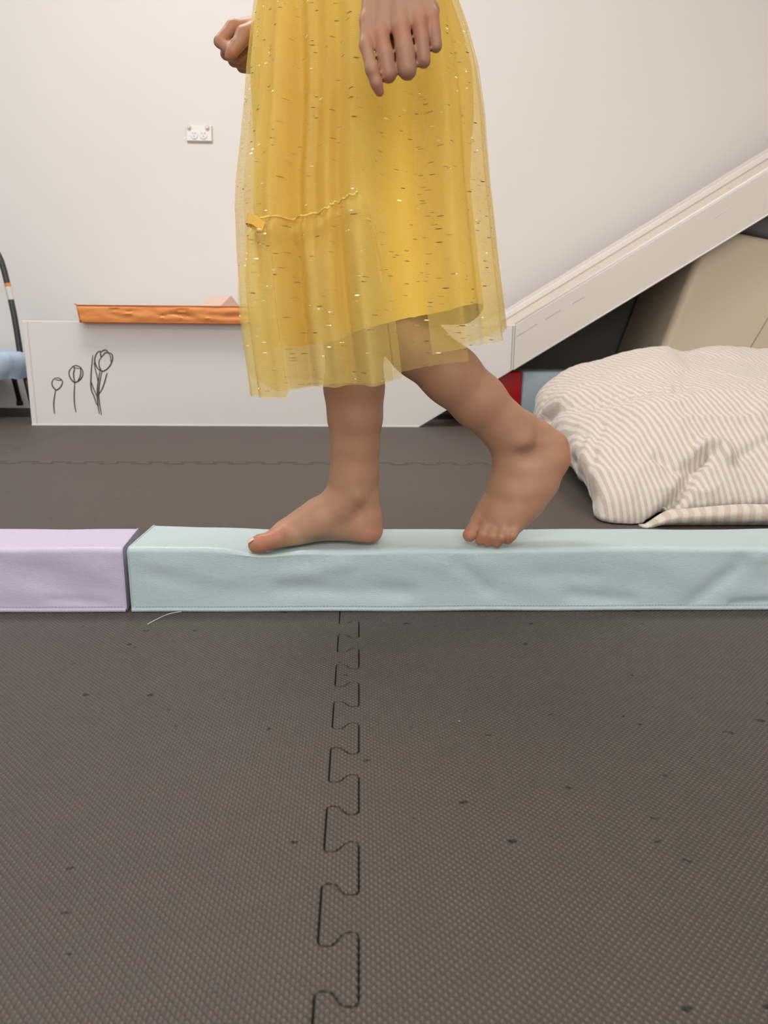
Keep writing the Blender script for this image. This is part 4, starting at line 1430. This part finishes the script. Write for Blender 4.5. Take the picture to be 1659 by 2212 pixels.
def sheet(name, mat, parent, p0, p1, z_top, hem, off, seed, amp=1.0, freq=1.0, shrink=0.0, n_phi=160, n_z=120, top=None, gather=0.0, rnd=0.72, p0t=None, wide=False):
    V, uv, Fc = [], [], []
    for i in range(n_phi):
        u = i / (n_phi - 1)
        ph0 = p0 + (p1 - p0) * u                       # angle at the hem
        pht = ph0 if p0t is None else p0t + (p1 - p0t) * u
        zt = top(pht) if top else z_top
        zh = hem(ph0)
        for j in range(n_z):
            v = j / (n_z - 1)
            phi = pht + (ph0 - pht) * v ** 0.7
            z = zt + (zh - zt) * v
            f = folds(phi, z, seed, amp, freq, rnd, wide)
            if gather:
                g = v * (zt - zh)
                tight = math.exp(-g / .03)
                f += gather * (0.0035 * math.sin(60 * phi + seed) * tight + (.0085 * math.sin(17 * phi + 1.3 * math.sin(5 * phi) + seed)) * smooth(0, .06, g) + .007 * math.exp(-((g - .014) / .010) ** 2) + .004 * smooth(0, .03, g) - .003 * tight)
            V.append(surf_pt(phi, z, off, f, shrink))
            uv.append((phi * .17 + seed * .37, z + seed * .21))
    for i in range(n_phi - 1):
        for j in range(n_z - 1):
            a = i * n_z + j
            Fc.append((a, a + n_z, a + n_z + 1, a + 1))
    return mesh_obj(name, V, Fc, mat, parent, True, uv)
def hem_px(pts):
    """hem from pixel points along the front: list of (px, py) -> function of angle."""
    q = [front(*p) for p in pts]
    a = np.array([p[0] for p in q]); z = np.array([p[1] for p in q])
    o = np.argsort(a)
    a, z = a[o], z[o]
    return lambda phi: float(np.interp(phi, a, z)) + .0012 * nz(phi * 14, 3)
def z_of(py): return at_y(780, py, YC)[2]
# opaque lining: a full ring
lin_f = hem_px([(560, 748), (620, 748), (690, 738), (760, 716), (850, 696), (925, 684), (1000, 672), (1062, 655)])
def lin_hem(phi):
    w = math.atan2(math.sin(phi), math.cos(phi))
    zf = lin_f(np.clip(w, -1.45, 1.45))
    zb = z_of(700)
    k = smooth(1.3, 2.2, abs(w))
    return zf * (1 - k) + zb * k
dress = sheet('dress', M['lining'], person, -math.pi, math.pi, Z_WAIST, lin_hem, 0, 1.0, 1.0, 1.0, shrink=.021, n_phi=360, n_z=110, rnd=.12, wide=True)
dress['label'] = 'yellow lined dress'
# bodice continuing above the waist to the shoulders
V, uv, Fc = [], [], []
zl = np.linspace(Z_WAIST + .004, .985, 26)
for i in range(72):
    phi = -math.pi + 2 * math.pi * i / 71
    for j, z in enumerate(zl):
        k = (z - zl[0]) / (zl[-1] - zl[0])
        a = np.interp(k, [0, .3, .7, .9, 1], [.088, .088, .090, .070, .045])
        b = np.interp(k, [0, .3, .7, .9, 1], [.108, .110, .128, .13, .085])
        V.append((hx - .003 + a * math.sin(phi), 1.0 - b * math.cos(phi), z)); uv.append((phi * .1, z))
m_ = len(zl)
for i in range(71):
    for j in range(m_ - 1):
        a = i * m_ + j
        Fc.append((a, a + m_, a + m_ + 1, a + 1))
mesh_obj('bodice', V, Fc, M['lining'], dress, True, uv)
# waist frill whose corner shows at the top of the picture
D = math.radians
# tulle panels, each with its own hem
sheet('tulle_panel', M['tulle_back'], dress, D(-178), front(600, 800)[0], Z_WAIST, lambda p: float(np.interp(p, [D(-178), D(-110), D(-80), front(600, 800)[0]], [z_of(838), z_of(828), z_of(806), front(600, 846)[1]])), 0.000, 2.2, .8, 1, n_phi=150)
sheet('tulle_panel', M['tulle_back'], dress, front(545, 700)[0], front(706, 800)[0], Z_WAIST, hem_px([(545, 808), (600, 846), (632, 844), (705, 833)]), .0015, 3.1, 1.0, 1, n_phi=120)
sheet('tulle_panel', M['tulle'], dress, front(570, 700)[0], front(868, 800)[0], Z_WAIST, hem_px([(570, 838), (640, 840), (700, 832), (790, 826), (868, 818)]), .004, 4.3, 1.0, 1, n_phi=170)
sheet('tulle_panel', M['tulle_thin'], dress, front(846, 760)[0], front(1005, 760)[0], Z_WAIST, hem_px([(846, 806), (872, 803), (940, 792), (1005, 780)]), .001, 5.7, .7, 1, n_phi=130)
sheet('tulle_panel', M['tulle'], dress, front(938, 700)[0], D(88), Z_WAIST, hem_px([(938, 772), (1003, 748), (1004, 746), (1040, 744), (1075, 735), (1083, 708)]), .0045, 6.4, 1.0, 1, n_phi=120)
sheet('tulle_panel', M['tulle_back'], dress, front(1040, 690)[0], D(184), Z_WAIST, lambda p: float(np.interp(p, [front(1040, 690)[0], D(95), D(184)], [front(1040, 730)[1], z_of(704), z_of(800)])), .002, 7.9, .8, 1, n_phi=130)
# gathered ruffle over the front, sewn on along a sloping seam
seam_px = [(556, 492), (590, 473), (650, 463), (706, 455), (724, 441), (750, 434), (776, 428), (792, 446), (806, 474), (815, 520)]
sq = [front(*p) for p in seam_px]
sa = np.array([q[0] for q in sq]); sz = np.array([q[1] for q in sq])
ph_r = front(846, 800)[0]
sheet('ruffle', M['tulle'], dress, front(553, 800)[0], ph_r, 0, hem_px([(553, 850), (632, 858), (634, 840), (700, 836), (725, 836), (846, 822)]), .009, 9.2, 1.0, 1.0, n_phi=240, n_z=110, rnd=.5, p0t=front(570, 488)[0],
      top=lambda p: float(np.interp(p, sa, sz)), gather=1.7)
# longer strip of the ruffle at its front edge
sheet('ruffle_strip', M['tulle'], dress, front(553, 800)[0], front(632, 830)[0], 0, hem_px([(553, 851), (592, 855), (632, 857)]), .013, 10.4, 1.0, 1.0, n_phi=70, n_z=100, rnd=.5, p0t=front(572, 488)[0],
      top=lambda p: float(np.interp(p, sa, sz)), gather=1.5)
# bumpy gathered seam
sp = np.array([surf_pt(a, z, .0115, .9 * folds(a, z, 9.2, rnd=.5)) for a, z in catmull([(*q, 0) for q in sq[:7]], 120)[:, :2]])
rr = np.array([(.0007 + .0007 * abs(math.sin(i * .9)) + .0006 * nz(i * .35, 2)) for i in range(120)])
for i in range(120):
    sp[i] += np.array((0, -.001 * math.sin(i * .7), .0011 * math.sin(i * .55)))
tube('gathered_seam', sp, rr, M['tulle_seam'], dress, 8)
# ribbon loop at the seam's end
a0 = J(536, 459, .915); a1 = J(530, 482, .915); b0 = J(573, 481, .885); b1 = J(566, 500, .885)
V = []
for k in range(9):
    t = k / 8
    bow = .006 * math.sin(math.pi * t)
    up_ = a0 + (b0 - a0) * t; dn_ = a1 + (b1 - a1) * t
    V += [up_ + np.array((0, -bow, bow * .3)), dn_ + np.array((0, -bow, bow * .3))]
for k in range(9):
    t = k / 8
    up_ = a0 + (b0 - a0) * t; dn_ = a1 + (b1 - a1) * t
    V += [up_ + np.array((.001, .008 * math.sin(math.pi * (0.15 + .85 * t)) + .001, -.001)), dn_ + np.array((.001, .008 * math.sin(math.pi * (0.15 + .85 * t)) + .001, -.002))]
Fc = []
for s in (0, 18):
    for k in range(8):
        a = s + 2 * k
        Fc.append((a, a + 1, a + 3, a + 2))
Fc.append((0, 18, 19, 1))
rb = mesh_obj('ribbon_loop', V, Fc, M['ribbon'], dress, True)
